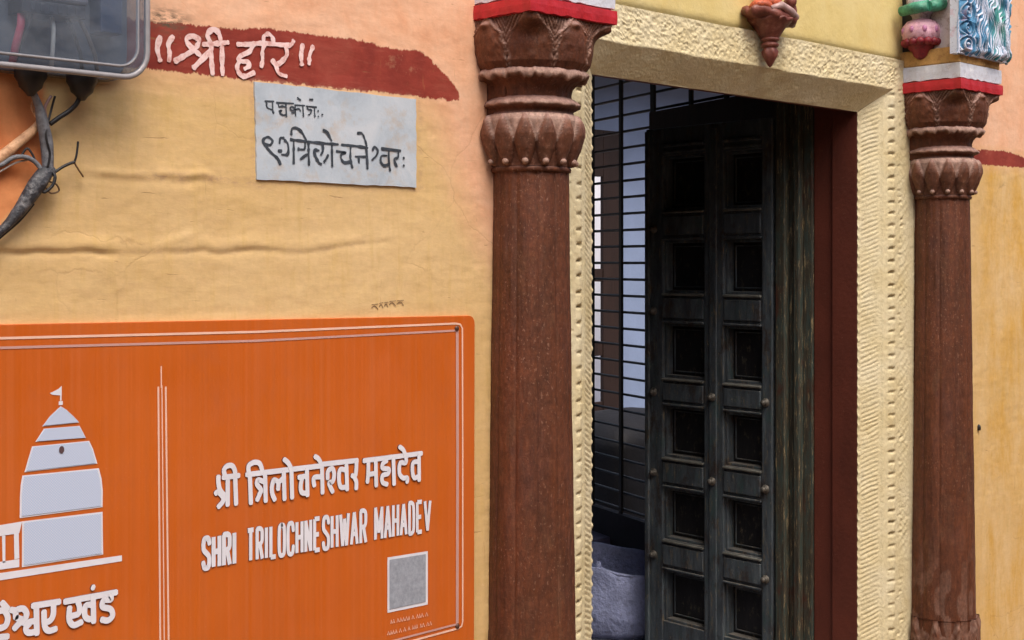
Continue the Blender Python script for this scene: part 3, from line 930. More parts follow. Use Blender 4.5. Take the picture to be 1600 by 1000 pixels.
def relief(o, l, lintel):
    """carved pattern: o across, l metres along"""
    n1 = vnoise(l * 60, o * 9, 11) * 0.5 + vnoise(l * 23, o * 5, 12) * 0.5
    h = 0.0009 * n1 + 0.0007 * vnoise(l * 170, o * 26, 13)
    if lintel:
        # flat band with worn scrolls, plain cavetto under it
        f = sstep(1.04, 1.10, o) * (1 - sstep(1.86, 1.96, o))
        sc = np.sin(l * 210 + 6 * np.sin(o * 7 + l * 31)) * np.sin(o * 24 + 3 * np.sin(l * 105))
        h = h + f * (0.0015 * sc * (0.5 + 0.9 * vnoise(l * 19, o * 3, 15)) + 0.0022 * vnoise(l * 90, o * 14, 16) - 0.001)
        h = h + 0.0022 * vnoise(l * 11, o * 2.2, 14) * (o < 1)
    else:
        wear = 0.55 + 0.45 * vnoise(l * 13, o * 2, 18)
        l = l + 0.0035 * vnoise(l * 31, o * 3, 19)
        ph = ((l - (o - 0.3) * 0.050) % 0.0165) - 0.00825
        rope = 0.6 - 2.4 * np.exp(-(ph / 0.0030) ** 2)
        h = h + 0.0018 * wear * rope * sstep(0.08, 0.13, o) * (1 - sstep(0.54, 0.60, o))
        h = h + 0.002 * np.exp(-((o - 0.72) / 0.05) ** 2)
        lc = ((l + 0.05 * (o - 0.97) ** 2 * 4) % 0.043) - 0.0215
        h = h - 0.0105 * (0.5 + wear * 0.6) * np.exp(-(lc / 0.0045) ** 2) * np.exp(-((o - 0.97) / 0.105) ** 6)
        h = h + 0.002 * np.exp(-((o - 0.97) / 0.10) ** 4)
        ld = ((l + 0.011) % 0.0215) - 0.01075
        h = h - 0.006 * np.clip(vnoise(l * 47, o * 0 + 1, 20) + 0.25, 0, 1) * np.exp(-(ld / 0.004) ** 2) * np.exp(-((o - 1.30 - 0.1 * vnoise(l * 70, o * 0, 22)) / 0.06) ** 2)
        ch2 = np.sin(l * 2 * np.pi / 0.026 + 8 * o) * np.sin(o * 30 + l * 60)
        h = h + 0.0016 * wear * ch2 * sstep(1.15, 1.22, o) * (1 - sstep(1.56, 1.64, o))
        h = h + 0.003 * np.exp(-((o - 1.82) / 0.05) ** 2)
        h = h + 0.003 * np.maximum(np.sin(l * 2 * np.pi / 0.034), -0.2) * np.exp(-(o / 0.06) ** 2)
    return h


ow = np.concatenate([np.linspace(0, 1, 44), np.linspace(1, 2, 40)[1:]])
jw = np.interp(ow, [0, 1, 2], JW); lw = np.interp(ow, [0, 1, 2], LW)
mb = MB()
# right and left jamb
groove = []
for side, xe in ((1, XR), (-1, XL)):
    zz = np.linspace(0, 1, 620)
    O, Tt = np.meshgrid(ow, zz)
    Zt = Z0 + np.interp(O, [0, 1, 2], LW)
    Zw = Tt * Zt
    Xw = xe + side * np.interp(O, [0, 1, 2], JW)
    fade = 1 - sstep(-0.02, 0.0, Zw - Zt)
    hh = relief(O, Zw, False) * fade
    edge_w = 0.003 * vnoise(Zw * 18, O * 0, 21) * np.exp(-((O - 2) / 0.25) ** 2)
    Pg = np.stack([Xw + edge_w - side * hh * 0.45 * (O < 1), prof_y(O) - hh, Zw], -1)
    mb.grid(Pg, 0, True, flip=(side < 0))
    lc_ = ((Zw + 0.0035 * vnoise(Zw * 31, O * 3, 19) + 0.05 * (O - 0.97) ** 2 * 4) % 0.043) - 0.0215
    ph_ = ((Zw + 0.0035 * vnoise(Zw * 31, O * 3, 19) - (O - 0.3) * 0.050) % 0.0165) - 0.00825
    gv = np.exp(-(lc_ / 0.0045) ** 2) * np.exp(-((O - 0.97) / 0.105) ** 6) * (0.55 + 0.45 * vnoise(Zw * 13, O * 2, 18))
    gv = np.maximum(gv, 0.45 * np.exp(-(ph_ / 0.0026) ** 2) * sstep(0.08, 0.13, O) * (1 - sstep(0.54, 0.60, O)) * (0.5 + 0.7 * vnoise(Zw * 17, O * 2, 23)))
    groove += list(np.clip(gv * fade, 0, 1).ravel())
    # return to the wall behind the pillar
    b = len(mb.v)
    xo = xe + side * JW[2]
    mb.v += [(xo, -0.07, 0), (xo, 0.05, 0), (xo, 0.05, Z0 + LW[2]), (xo, -0.07, Z0 + LW[2])]
    mb.face((b, b + 1, b + 2, b + 3))
    groove += [0.0] * 4
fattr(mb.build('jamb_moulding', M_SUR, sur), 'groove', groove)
mb = MB()
tt = np.linspace(0, 1, 760)
Tt, O = np.meshgrid(tt, ow)
x0 = XL - np.interp(O, [0, 1, 2], JW); x1 = XR + np.interp(O, [0, 1, 2], JW)
Xw = x0 + (x1 - x0) * Tt
hh = relief(O, Xw, True) * np.clip(np.minimum(Tt, 1 - Tt) * 60, 0, 1)
Pg = np.stack([Xw, lintel_y(O) - hh, Z0 + np.interp(O, [0, 1, 2], LW) + 0.002 * vnoise(Xw * 9, O, 31) * (O > 0.02)], -1)
mb.grid(Pg, 0, True)
mb.build('carved_lintel', M_SUR, sur)
# plain panel over the frieze
mb = MB()
xa = np.linspace(XL - 0.42, XR + 0.42, 150); za = np.linspace(Z0 + LW[2] - 0.012, 3.3, 90)
Xp, Zp = np.meshgrid(xa, za)
Yp = -0.058 - 0.003 * vnoise(Xp * 4, Zp * 5, 41) - 0.0012 * vnoise(Xp * 14, Zp * 16, 42) + 0.012 * (1 - sstep(0, 0.03, Zp - za[0]))
mb.grid(np.stack([Xp, Yp, Zp], -1), 0, True)
mb.build('plain_panel', M_PAN, sur)
# painted reveal: front strip and a slightly set back inner strip, soffit
mb = MB()
mb.box(XR, XR + 0.30, 0.002, 0.106, 0.0, Z0 + 0.2)
mb.box(XR + 0.012, XR + 0.30, 0.106, 0.19, 0.0, Z0 + 0.2)
mb.box(XL - 0.30, XL, 0.002, 0.19, 0.0, Z0)
mb.box(XL - 0.30, XR + 0.30, 0.002, 0.035, Z0 + 0.002, Z0 + 0.25)
mb.build('painted_reveal', M_MAR, sur, 0.003)

# ================================================================== old wooden door frame
fr = thing('door_frame', 'weathered peeling green-black wooden frame behind the maroon reveal', 'door frame', (XR, OY, 0))
mb = MB()
H_ = Z0 + 0.16
mb.box(0.004, 0.2, 0.192, 0.232, 0, H_)
mb.box(-0.022, 0.2, 0.232, 0.258, 0, H_)
mb.box(-0.004, 0.2, 0.262, 0.288, 0, H_)
mb.box(-0.034, 0.2, 0.288, 0.330, 0, H_)
mb.build('jamb', M_OLD, fr, 0.004)
mb = MB()
wO = XR - XL
mb.box(-wO - 0.2, -wO - 0.004, 0.192, 0.330, 0, H_)
mb.build('jamb', M_OLD, fr, 0.004)
mb = MB()
mb.box(-wO - 0.004, 0.0, 0.195, 0.25, Z0 + 0.095, H_)
mb.box(-wO - 0.004, 0.0, 0.25, 0.33, Z0 + 0.11, H_)
mb.build('head', M_DARKWOOD, fr, 0.004)

# ================================================================== open door leaf
LEAF = thing('wooden_door', 'dark panelled wooden door leaf standing open inwards', 'door', (XR - 0.03, OY + 0.344, 0))
LEAF.rotation_euler = (0, 0, math.atan2(0.999, 0.0495))
LL = 0.645
ZB, ZT = 0.06, EYE + 0.545
# local: x along the leaf from hinge to free edge, y positive towards the street side face (-X world)
cols = [(0.049, 0.236), (0.333, 0.553)]
rows = [(1.931, 1.709), (1.589, 1.377), (1.254, 1.034), (0.921, 0.712), (0.589, 0.379), (0.256, 0.047)]
rows = [(a + 0.15, b + 0.15) for a, b in rows]
FT, BK, RC = 0.0, -0.065, -0.048       # face, back, panel depth
st_x = [(0.0, cols[0][0]), (cols[0][1], cols[1][0]), (cols[1][1], LL)]
for i, (a, b) in enumerate(st_x):
    mb = MB()
    mb.box(a, b, BK, FT + 0.003, ZB, ZT)
    if i == 1:      # raised astragal on the middle stile
        mb.box(a + 0.03, b - 0.03, FT + 0.003, FT + 0.010, ZB + 0.02, ZT - 0.02)
    if i == 2:      # lapped free edge
        mb.box(b - 0.026, b - 0.004, FT + 0.003, FT + 0.016, ZB + 0.01, ZT - 0.01)
    mb.build('stile', M_DOOR, LEAF, 0.004)
rz = [(rows[0][0], ZT)] + [(rows[i + 1][0], rows[i][1]) for i in range(5)] + [(ZB, rows[5][1])]
for ci, (a, b) in enumerate(cols):
    for ri, (z0, z1) in enumerate(rz):
        mb = MB()
        mb.box(a, b, BK, FT, z0, z1)
        if 0 < ri < 6:
            mb.box(a + 0.004, b - 0.004, FT, FT + 0.008, z0 + 0.022, z1 - 0.022)
            mb.box(a + 0.001, b - 0.001, FT, FT + 0.012, z1 - 0.011, z1 - 0.002, 1)
            mb.box(a + 0.001, b - 0.001, FT, FT + 0.010, z0 + 0.002, z0 + 0.010)
        if ri == 0:
            mb.box(a, b, FT, FT + 0.010, z0 + 0.035, z0 + 0.047)
            mb.box(a, b, FT, FT + 0.007, z0 + 0.010, z0 + 0.020)
        mb.build('rail', [M_DOOR, M_EDGE], LEAF, 0.003)
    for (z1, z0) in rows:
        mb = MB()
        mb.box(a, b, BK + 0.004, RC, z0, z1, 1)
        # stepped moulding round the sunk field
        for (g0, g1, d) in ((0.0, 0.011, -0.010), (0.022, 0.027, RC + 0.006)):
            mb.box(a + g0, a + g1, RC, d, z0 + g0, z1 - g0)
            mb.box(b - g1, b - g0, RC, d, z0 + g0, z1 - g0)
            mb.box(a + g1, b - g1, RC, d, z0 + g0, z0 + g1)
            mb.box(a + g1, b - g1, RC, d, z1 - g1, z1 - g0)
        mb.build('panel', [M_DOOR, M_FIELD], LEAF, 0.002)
stud_bm = MB()
stud_bm.lathe([(0.017, 0.0), (0.0175, 0.004), (0.013, 0.007), (0.010, 0.012), (0.0115, 0.017), (0.009, 0.023), (0.004, 0.026), (0.0, 0.0265)], (0, 0, 0), 18)
stud0 = None
for zi in range(1, 6):
    for x in (0.030, 0.285, 0.600):
        if (zi, x) in ((1, 0.030), (1, 0.285), (2, 0.285), (5, 0.285), (2, 0.030)): continue
        z = (rz[zi][0] + rz[zi][1]) / 2 - 0.01 + random.uniform(-.006, .006)
        if stud0 is None:
            o = stud0 = stud_bm.build('stud', M_STEEL, LEAF)
        else:
            o = stud0.copy(); C.objects.link(o); o.parent = LEAF
        o.rotation_euler = (-math.pi / 2, 0, 0)
        o.location = (x, FT + (0.010 if x > .2 and x < .4 else 0.002), z)

# ================================================================== pillars
AX, AY = 2.542, 2.533
E = EYE
pil = thing('temple_pillar', 'brown painted fluted half-column with lotus capital, between the orange board and the doorway', 'pillar', (AX, AY, 0), 'pillars flanking the doorway')
NTH = 288
th = np.arange(NTH) * 2 * math.pi / NTH


def polar(rfun, z0, z1, nz, zmap=None):
    zz = np.linspace(z0, z1, nz)
    TH, ZZ = np.meshgrid(th, zz)
    R, dz = rfun(TH, ZZ)
    return np.stack([R * np.cos(TH), R * np.sin(TH), ZZ + dz], -1), TH, ZZ


# shaft
def r_shaft(TH, ZZ):
    t = (E + 0.24 - ZZ)
    r = 0.1005 + 0.0145 * np.clip(t, 0, 2) ** 1.05
    fl = np.abs(np.sin(TH * 6 + 0.55))
    r = r * (1 - 0.055 * (1 - fl ** 0.30)) + 0.0012 * vnoise(TH * 9, ZZ * 7, 51) + 0.0007 * vnoise(TH * 30, ZZ * 22, 52)
    return r, 0


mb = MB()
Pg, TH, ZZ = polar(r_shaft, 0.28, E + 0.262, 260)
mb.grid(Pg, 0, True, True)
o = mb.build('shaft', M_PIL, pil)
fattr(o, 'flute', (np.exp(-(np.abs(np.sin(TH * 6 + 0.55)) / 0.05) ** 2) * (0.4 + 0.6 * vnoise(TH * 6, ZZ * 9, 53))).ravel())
fattr(o, 'dust', (0.25 * sstep(0.75, 0.3, ZZ) * (vnoise(TH * 6, ZZ * 12, 3) > 0)).ravel())


# petal band (inverted lotus)
def petal(TH, ZZ, n_, ztop, zbot):
    t = (ztop - ZZ) / (ztop - zbot)                  # 0 top .. 1 bottom
    a = ((TH * n_ / (2 * math.pi)) % 1.0) * 2 - 1     # -1..1 across one petal
    wdt = np.where(t < 0.5, np.clip(t / 0.5, 0, 1) ** 0.75, np.sqrt(np.clip(1 - ((t - 0.5) / 0.52) ** 2, 0, 1))) * 1.0
    inside = np.clip(1 - (np.abs(a) / np.maximum(wdt, 1e-3)) ** 2.4, 0, 1)
    return t, a, inside


def r_petal(TH, ZZ):
    t, a, ins = petal(TH, ZZ, 14, E + 0.378, E + 0.249)
    base = np.interp(t, [0, .12, .4, .75, 1.0], [0.122, 0.128, 0.127, 0.113, 0.1055])
    return base + 0.0185 * ins ** 0.6 * np.interp(t, [0, .3, .7, 1], [0.5, 1, 0.95, 0.5]) + 0.0012 * vnoise(TH * 12, ZZ * 40, 55), 0


mb = MB()
Pg, TH, ZZ = polar(r_petal, E + 0.246, E + 0.378, 70)
mb.grid(Pg, 0, True, True)
t, a, ins = petal(TH, ZZ, 14, E + 0.378, E + 0.249)
dust = (np.where((ins < 0.2) & (t < 0.55), 0.95, 0.08) + 0.45 * sstep(0.25, 0.0, t) + 0.7 * np.exp(-((t - 0.93) / 0.06) ** 2) * (np.abs(a) < 0.22)).ravel().tolist()
for i in range(14):                                   # drop at each petal tip
    ang = (i + 0.5) * 2 * math.pi / 14
    k0 = len(mb.v)
    mb.blob((0.1185 * math.cos(ang), 0.1185 * math.sin(ang), E + 0.257), (0.009, 0.009, 0.008), 8)
    dust += [0.9] * (len(mb.v) - k0)
k0 = len(mb.v)
mb.lathe([(0.103, E + 0.246), (0.1075, E + 0.240), (0.106, E + 0.233), (0.100, E + 0.231)], (0, 0, 0), 96)
dust += [0.0] * (len(mb.v) - k0)
o = mb.build('lotus_band', M_PIL, pil)
fattr(o, 'dust', dust)
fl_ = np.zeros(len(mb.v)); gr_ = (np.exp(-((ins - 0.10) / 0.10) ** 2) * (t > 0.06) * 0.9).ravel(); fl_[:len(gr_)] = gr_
fattr(o, 'flute', fl_)

# two rings with a hollow between
def ring_rows(prof, wave, seed):
    P_ = np.zeros((len(prof), NTH, 3))
    for i, (r, z, wv) in enumerate(prof):
        rr = r + wv * wave(th) * 0.5 + 0.0012 * vnoise(th * 14, th * 0 + i * .3, seed)
        zz = E + z + wv * wave(th)
        P_[i, :, 0] = rr * np.cos(th); P_[i, :, 1] = rr * np.sin(th); P_[i, :, 2] = zz
    return P_


wave = lambda q: 0.75 * np.abs(np.sin(q * 8 + .4)) - 0.4 + 0.45 * vnoise(q * 7, q * 0, 61) + 0.35 * vnoise(q * 22, q * 0, 62)
prof1 = [(0.120, 0.502, 0), (0.136, 0.496, 0.002), (0.147, 0.487, 0.004), (0.1515, 0.480, 0.006), (0.1515, 0.474, 0.012), (0.148, 0.469, 0.015), (0.136, 0.467, 0.008), (0.122, 0.460, 0), (0.111, 0.448, 0), (0.107, 0.434, 0), (0.1075, 0.420, 0)]
d1 = [0.5, 0.7, 0.8, 0.9, 0.9, 0.5, 0, 0, 0, 0, 0]
prof2 = [(0.107, 0.424, 0), (0.116, 0.419, 0), (0.127, 0.411, 0.001), (0.1325, 0.405, 0.003), (0.1325, 0.401, 0.004), (0.128, 0.398, 0.002), (0.117, 0.394, 0), (0.111, 0.388, 0), (0.114, 0.381, 0), (0.122, 0.376, 0)]
d2 = [0, 0.4, 0.7, 0.8, 0.5, 0.1, 0, 0, 0.2, 0.4]
for prof, dd, sd_, nm in ((prof1, d1, 5, 'scalloped_ring'), (prof2, d2, 6, 'neck_ring')):
    mb = MB()
    mb.grid(ring_rows(prof, wave, sd_), 0, True, True, True)
    o = mb.build(nm, M_PIL, pil)
    fattr(o, 'dust', np.repeat(np.array(dd), NTH))


# acanthus bell
def bell(TH, ZZ):
    t = np.clip((ZZ - (E + 0.488)) / 0.128, 0, 1)
    sq = 0.150 / np.maximum(np.abs(np.cos(TH)), np.abs(np.sin(TH)))
    sq = np.minimum(sq, 0.205)
    base = np.interp(t, [0, .15, .45, .75, .9, 1.0], [0.136, 0.150, 0.158, 0.161, 0.163, 0.165])
    k = sstep(0.55, 1.0, t) ** 1.5
    r = base * (1 - k) + sq * k
    u = TH * 8 / (2 * math.pi) + 0.5                         # leaf index: centres at k*45 deg
    a = (u % 1.0) * 2 - 1
    leaf_w = np.interp(t, [0, .35, .7, 1], [0.90, 0.92, 0.72, 0.15]) + 0.05 * vnoise(t * 9, np.floor(u), 73)
    ins = np.clip(1 - (np.abs(a) / leaf_w) ** 4, 0, 1)
    rim = np.exp(-((np.abs(a) - leaf_w) / 0.07) ** 2)
    vein = np.sin((t * 1.0 + np.abs(a) * 0.9 + 0.05 * vnoise(TH * 9, ZZ * 30, 74)) * 44)
    out = (np.abs(a) > leaf_w)
    r = r + 0.006 * ins + 0.006 * rim + np.where(out, 0.0028 * vein, 0.0007 * vein * ins * sstep(0.25, 0.7, np.abs(a)))
    r = r + 0.010 * np.exp(-((t - 0.86) / 0.07) ** 2) * np.exp(-(a / 0.30) ** 2) * 1.0
    r = r + 0.0014 * vnoise(TH * 14, ZZ * 60, 71)
    dust = 0.45 * rim * (0.5 + 0.5 * vnoise(TH * 10, ZZ * 40, 72)) + np.where(out, 0.55 * np.clip(vein, 0, 1), 0.0)
    dust = dust * (0.35 + 0.65 * sstep(-1.2, -0.2, np.sin(TH + 2.4)))
    return r, dust


mb = MB()
zz = np.linspace(E + 0.488, E + 0.618, 120)
TH, ZZ = np.meshgrid(th, zz)
R, dst = bell(TH, ZZ)
mb.grid(np.stack([R * np.cos(TH), R * np.sin(TH), ZZ], -1), 0, True, True)
o = mb.build('acanthus_bell', M_PIL, pil)
fattr(o, 'dust', dst.ravel())
# square abacus: red below, white above; wobbling hand-laid edges
HA = 0.160
for nm, z0, z1, hh_, m_ in (('red_abacus', 0.616, 0.656, HA, M_RED), ('white_abacus', 0.6565, 0.712, HA - 0.004, M_WHT)):
    mb = MB()
    per = []
    for (xa_, ya_), (xb_, yb_) in (((-1, -1), (1, -1)), ((1, -1), (1, 1)), ((1, 1), (-1, 1)), ((-1, 1), (-1, -1))):
        for s in np.linspace(0, 1, 40)[:-1]: per.append((xa_ + (xb_ - xa_) * s, ya_ + (yb_ - ya_) * s))
    per = np.array(per) * hh_
    lev = [(z0, -0.012, 0), (z0 + 0.002, 0, 1), ((z0 + z1) / 2, 0.001, 0), (z1 - 0.002, 0, 0), (z1, -0.008, 0)]
    Pg = np.zeros((len(lev), len(per), 3))
    for i, (z, g_, wv) in enumerate(lev):
        q = per * (1 + g_ / hh_)
        j = 0.0016 * vnoise(per[:, 0] * 60 + i * .4, per[:, 1] * 60, 77)
        Pg[i, :, 0] = q[:, 0] + j; Pg[i, :, 1] = q[:, 1] + j; Pg[i, :, 2] = E + z + (0.003 * vnoise(per[:, 0] * 40, per[:, 1] * 40, 78) if wv else 0)
    b = mb.grid(Pg, 0, False, True)
    nper = len(per)
    mb.face([b + j for j in range(nper)][::-1]); mb.face([b + (len(lev) - 1) * nper + j for j in range(nper)])
    mb.build(nm, m_, pil)
# block that ties the capital to the wall
mb = MB()
mb.box(-0.112, 0.112, -0.02, 0.12, E + 0.375, E + 0.616)
mb.build('backing_block', M_PIL, pil, 0.004)
# base with upright acanthus
def r_base(TH, ZZ):
    t = np.clip((ZZ - 0.02) / 0.33, 0, 1)
    a = ((TH * 10 / (2 * math.pi)) % 1.0) * 2 - 1
    lw_ = np.interp(t, [0, .5, 1], [0.98, 0.92, 0.25])
    ins = np.clip(1 - (np.abs(a) / lw_) ** 3, 0, 1)
    vein = np.sin((t + np.abs(a) * 0.4) * 55)
    r = np.interp(t, [0, .3, .8, 1], [0.148, 0.140, 0.126, 0.116]) + 0.009 * ins + 0.002 * vein * ins + 0.010 * ins * sstep(0.75, 0.95, t)
    return r, 0


mb = MB()
Pg, TH, ZZ = polar(r_base, 0.02, 0.352, 70)
mb.grid(Pg, 0, True, True)
b = mb.grid(np.stack([np.stack([r * np.cos(th), r * np.sin(th), np.full(NTH, z)], -1) for r, z in ((0.126, 0.352), (0.112, 0.345), (0.10, 0.33))]), 0, True, True)
o = mb.build('leafy_base', M_PIL, pil)
d_ = (0.55 * sstep(0.15, 0.345, ZZ) * (0.5 + 0.5 * vnoise(TH * 14, ZZ * 60, 81))).ravel()
fattr(o, 'dust', np.concatenate([d_, np.zeros(3 * NTH)]))
mb = MB()
mb.box(-0.19, 0.19, -0.19, 0.12, -0.05, 0.0205)
mb.build('plinth', M_PIL, pil, 0.006)


def copy_tree(o, parent=None):
    c = o.copy(); C.objects.link(c)
    if parent is not None: c.parent = parent
    for ch in list(o.children): copy_tree(ch, c)
    return c


p2 = copy_tree(pil)
p2.location = (4.700, AY, 0)
p2['label'] = 'brown painted fluted half-column carrying a turquoise carved block, right of the doorway'

# ================================================================== carved block over the right pillar
def make_carve(name, base, ink):
    t = T(name)
    f = t.attr('ink')
    c = t.mix(t.ramp(f, [(0.35, 0.0), (0.6, 1.0)]), base, ink)
    c = t.mix(1.0, c, t.ramp(t.noise(30, 5, 0.7), [(0.3, 0.8), (0.7, 1.1)]), 'MULTIPLY')
    return t.bsdf(c, 0.55, t.bump(t.noise(120, 4, 0.6), 0.3, 0.003))


def make_feather():
    t = T('turquoise_white_paint')
    f = t.attr('ink'); g_ = t.attr('tone')
    teal = t.mix(g_, lin(70, 130, 170), lin(52, 136, 122))
    c = t.mix(t.ramp(f, [(0.30, 0.0), (0.55, 1.0)]), lin(204, 212, 230), teal)
    c = t.mix(t.ramp(t.noise(60, 4, 0.7), [(0.56, 0.0), (0.66, 0.7)]), c, lin(30, 66, 80))
    c = t.mix(t.ramp(t.noise(26, 4, 0.7, loc=(3, 3, 3)), [(0.6, 0.0), (0.7, 0.4)]), c, lin(200, 150, 170))
    return t.bsdf(c, 0.72, t.bump(t.noise(120, 4, 0.6), 0.3, 0.003))


M_FEA = make_feather()
cb = thing('carved_block', 'painted sculpture block with wavy turquoise and white locks above the right pillar', 'carving', (4.700, AY, E))
mb = MB()
mb.box(-0.152, 0.152, -0.152, 0.10, 0.7125, 0.770)
mb.build('ochre_course', M_TAN, cb, 0.004)
mb = MB()
mb.box(-0.135, 0.150, -0.150, 0.11, 0.768, 1.05)
mb.build('core', m_plain('white_block', lin(196, 186, 186), 0.7, 0.2, dirt=lin(150, 124, 120)), cb, 0.003)
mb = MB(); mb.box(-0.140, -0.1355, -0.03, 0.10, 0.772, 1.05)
mb.build('shadow_gap_strip', M_BLACK, cb)  # black strip painted in for the deep shadow beside the block
# front relief: wavy locks hanging on the face
fy = -0.152
x_a, x_b = -0.188, 0.192
xx = np.linspace(x_a, x_b, 200); zz = np.linspace(0.737, 1.05, 200)
XX, ZZ = np.meshgrid(xx, zz)
rag = 0.006 * vnoise(XX * 60, ZZ * 0, 91)
edge_d = np.minimum(np.minimum(XX - x_a, x_b - XX), ZZ - (0.737))
u = XX + 0.010 * np.sin(ZZ * 42 + XX * 30) + 0.10 * np.abs(XX - 0.03) * np.sin(ZZ * 17) + 0.006 * vnoise(XX * 40, ZZ * 26, 96)
ang = np.where(XX < -0.06, 0, 1)
curl = np.sin((u * 430) + 2.0 * np.sin(ZZ * 70 + XX * 30))
spir = np.sin(np.hypot((XX + 0.15) * 1.0, ((ZZ * 1.0 + 0.02 * vnoise(XX * 9, ZZ * 9, 97)) % 0.062) - 0.031) * 420)
ridge = np.where(XX < -0.095 + 0.02 * vnoise(XX * 3, ZZ * 30, 98), spir, curl)
dep = 0.018 * sstep(0, 0.02, edge_d) + 0.0065 * ridge * sstep(0, 0.012, edge_d) + 0.006 * vnoise(XX * 50, ZZ * 30, 93)
bell_ = np.clip(1 - np.hypot((XX - 0.085) / 0.055, (ZZ - 0.737) / 0.055), 0, 1)
dep = dep + 0.020 * bell_ ** 0.5
mb = MB()
b = mb.grid(np.stack([XX, fy - 0.012 - dep, ZZ + rag * (ZZ < 0.77)], -1), 0, True)
ink = list((0.74 - 0.5 * ridge + 0.35 * vnoise(XX * 45, ZZ * 20, 94) - 0.5 * bell_).ravel()); tone = list(np.clip(sstep(-0.05, 0.09, XX) * (0.5 + 0.7 * vnoise(XX * 20, ZZ * 8, 95)), 0, 1).ravel())
# sides and underside of the relief slab
k0 = len(mb.v)
mb.box(x_a + 0.002, x_b - 0.002, fy - 0.014, fy + 0.02, 0.739, 1.05)
ink += [0.15] * (len(mb.v) - k0); tone += [0.0] * (len(mb.v) - k0)
o = mb.build('hanging_locks', M_FEA, cb)
fattr(o, 'ink', ink); fattr(o, 'tone', tone)
# pink lotus bell on the side towards the doorway
sx = -0.118
mb = MB()
cbx = (sx - 0.03, 0.0)
mb.lathe([(0.0, 0.773), (0.022, 0.776), (0.040, 0.790), (0.056, 0.798), (0.066, 0.812), (0.070, 0.832), (0.066, 0.855), (0.052, 0.872), (0.030, 0.881), (0.0, 0.883)], (cbx[0], cbx[1], 0), 40)
M_PINK = m_plain('pink_paint', lin(206, 160, 178), 0.55, 0.2, 40, 0.4, dirt=lin(150, 96, 110))
bo = mb.build('pink_bell', M_PINK, cb)
mb = MB()
for i in range(14):
    a = i * 2 * math.pi / 14
    mb.blob((cbx[0] + 0.058 * math.cos(a), cbx[1] + 0.058 * math.sin(a), 0.796), (0.015, 0.015, 0.014), 8)
mb.lathe([(0.050, 0.792), (0.046, 0.775), (0.032, 0.762), (0.026, 0.748), (0.014, 0.738), (0.0, 0.734)], (cbx[0], cbx[1], 0), 30)
mb.build('red_fringe', m_plain('dark_red_paint', lin(124, 26, 40), 0.55, 0.3, dirt=lin(64, 14, 22)), cb)
M_MAUVE = m_plain('mauve_paint', lin(176, 116, 156), 0.5, 0.2)
for i in range(9):
    a = math.pi * 0.55 + i * 2 * math.pi / 9
    mb = MB()
    mb.blob((cbx[0] + 0.064 * math.cos(a), cbx[1] + 0.064 * math.sin(a), 0.838), (0.010, 0.010, 0.014), 8)
    mb.build('petal_dab', M_MAUVE, bo)
mb = MB()
mb.tube([(cbx[0] - 0.055, cbx[1] - 0.06, 0.915), (cbx[0] - 0.03, cbx[1] - 0.068, 0.918), (cbx[0] + 0.0, cbx[1] - 0.075, 0.928), (cbx[0] + 0.035, cbx[1] - 0.07, 0.936), (cbx[0] + 0.06, cbx[1] - 0.06, 0.936)], [0.018, 0.022, 0.024, 0.022, 0.018], 14)
mb.tube([(cbx[0] - 0.055, cbx[1] + 0.05, 0.910), (cbx[0] - 0.062, cbx[1] - 0.01, 0.914), (cbx[0] - 0.055, cbx[1] - 0.06, 0.918)], [0.018, 0.022, 0.02], 14)
mb.build('green_sash', m_plain('green_paint', lin(70, 146, 120), 0.5, 0.35, 40, 0.4, dirt=lin(24, 74, 66)), cb)
mb = MB()
mb.lathe([(0.030, 0.881), (0.034, 0.895), (0.048, 0.910), (0.052, 0.950), (0.045, 1.020)], (cbx[0], cbx[1], 0), 30)
mb.build('torso', m_plain('lilac_white_paint', lin(200, 190, 208), 0.5, 0.2, dirt=lin(120, 100, 130)), cb)

# ================================================================== small bracket over the door
bk = at(1203, 30, 2.565)
br = thing('carved_bracket', 'small brown and orange carved lotus bracket hanging above the doorway', 'bracket', (bk.x, 2.565, E))
M_TERR = None
def make_terracotta():
    t = T('brown_red_bracket_paint')
    c = t.ramp(t.noise(26, 5, 0.7), [(0.35, lin(92, 44, 36)), (0.55, lin(122, 66, 54)), (0.75, lin(158, 110, 98))])
    return t.bsdf(c, 0.5, t.bump(t.noise(70, 5, 0.6), 0.4, 0.004))
M_TERR = make_terracotta()
M_ORA = m_plain('orange_red_paint', lin(186, 88, 54), 0.55, 0.35, 40, 0.4, dirt=lin(104, 44, 26))
def wob_lathe(mb, prof, n_lob, amp, n=72):
    P_ = np.zeros((len(prof), n, 3)); q = np.arange(n) * 2 * math.pi / n
    for i, (r, z, k_) in enumerate(prof):
        rr = r * (1 + amp * k_ * np.cos(q * n_lob)); P_[i, :, 0] = rr * np.cos(q); P_[i, :, 1] = rr * np.sin(q); P_[i, :, 2] = z + k_ * 0.004 * np.cos(q * n_lob)
    mb.grid(P_, 0, True, True)
mb = MB()
wob_lathe(mb, [(0.0, 0.622, 0), (0.006, 0.626, 0), (0.014, 0.640, .8), (0.022, 0.655, 1), (0.025, 0.668, 1), (0.021, 0.680, .4), (0.019, 0.686, 0)], 6, 0.10)
mb.build('lotus_bud', M_TERR, br)
mb = MB()
mb.lathe([(0.018, 0.684), (0.026, 0.687), (0.029, 0.693), (0.026, 0.699), (0.019, 0.701), (0.024, 0.704), (0.030, 0.707), (0.031, 0.712), (0.027, 0.716)], (0, 0, 0), 36)
mb.build('collar', M_TERR, br)
mb = MB()
wob_lathe(mb, [(0.028, 0.715, 0), (0.036, 0.727, .4), (0.048, 0.745, .8), (0.060, 0.757, 1), (0.070, 0.766, 1), (0.073, 0.774, .6), (0.05, 0.778, 0)], 10, 0.06)
mb.build('lotus_bowl', M_TERR, br)
mb = MB()       # lobed tray with an overhanging lip
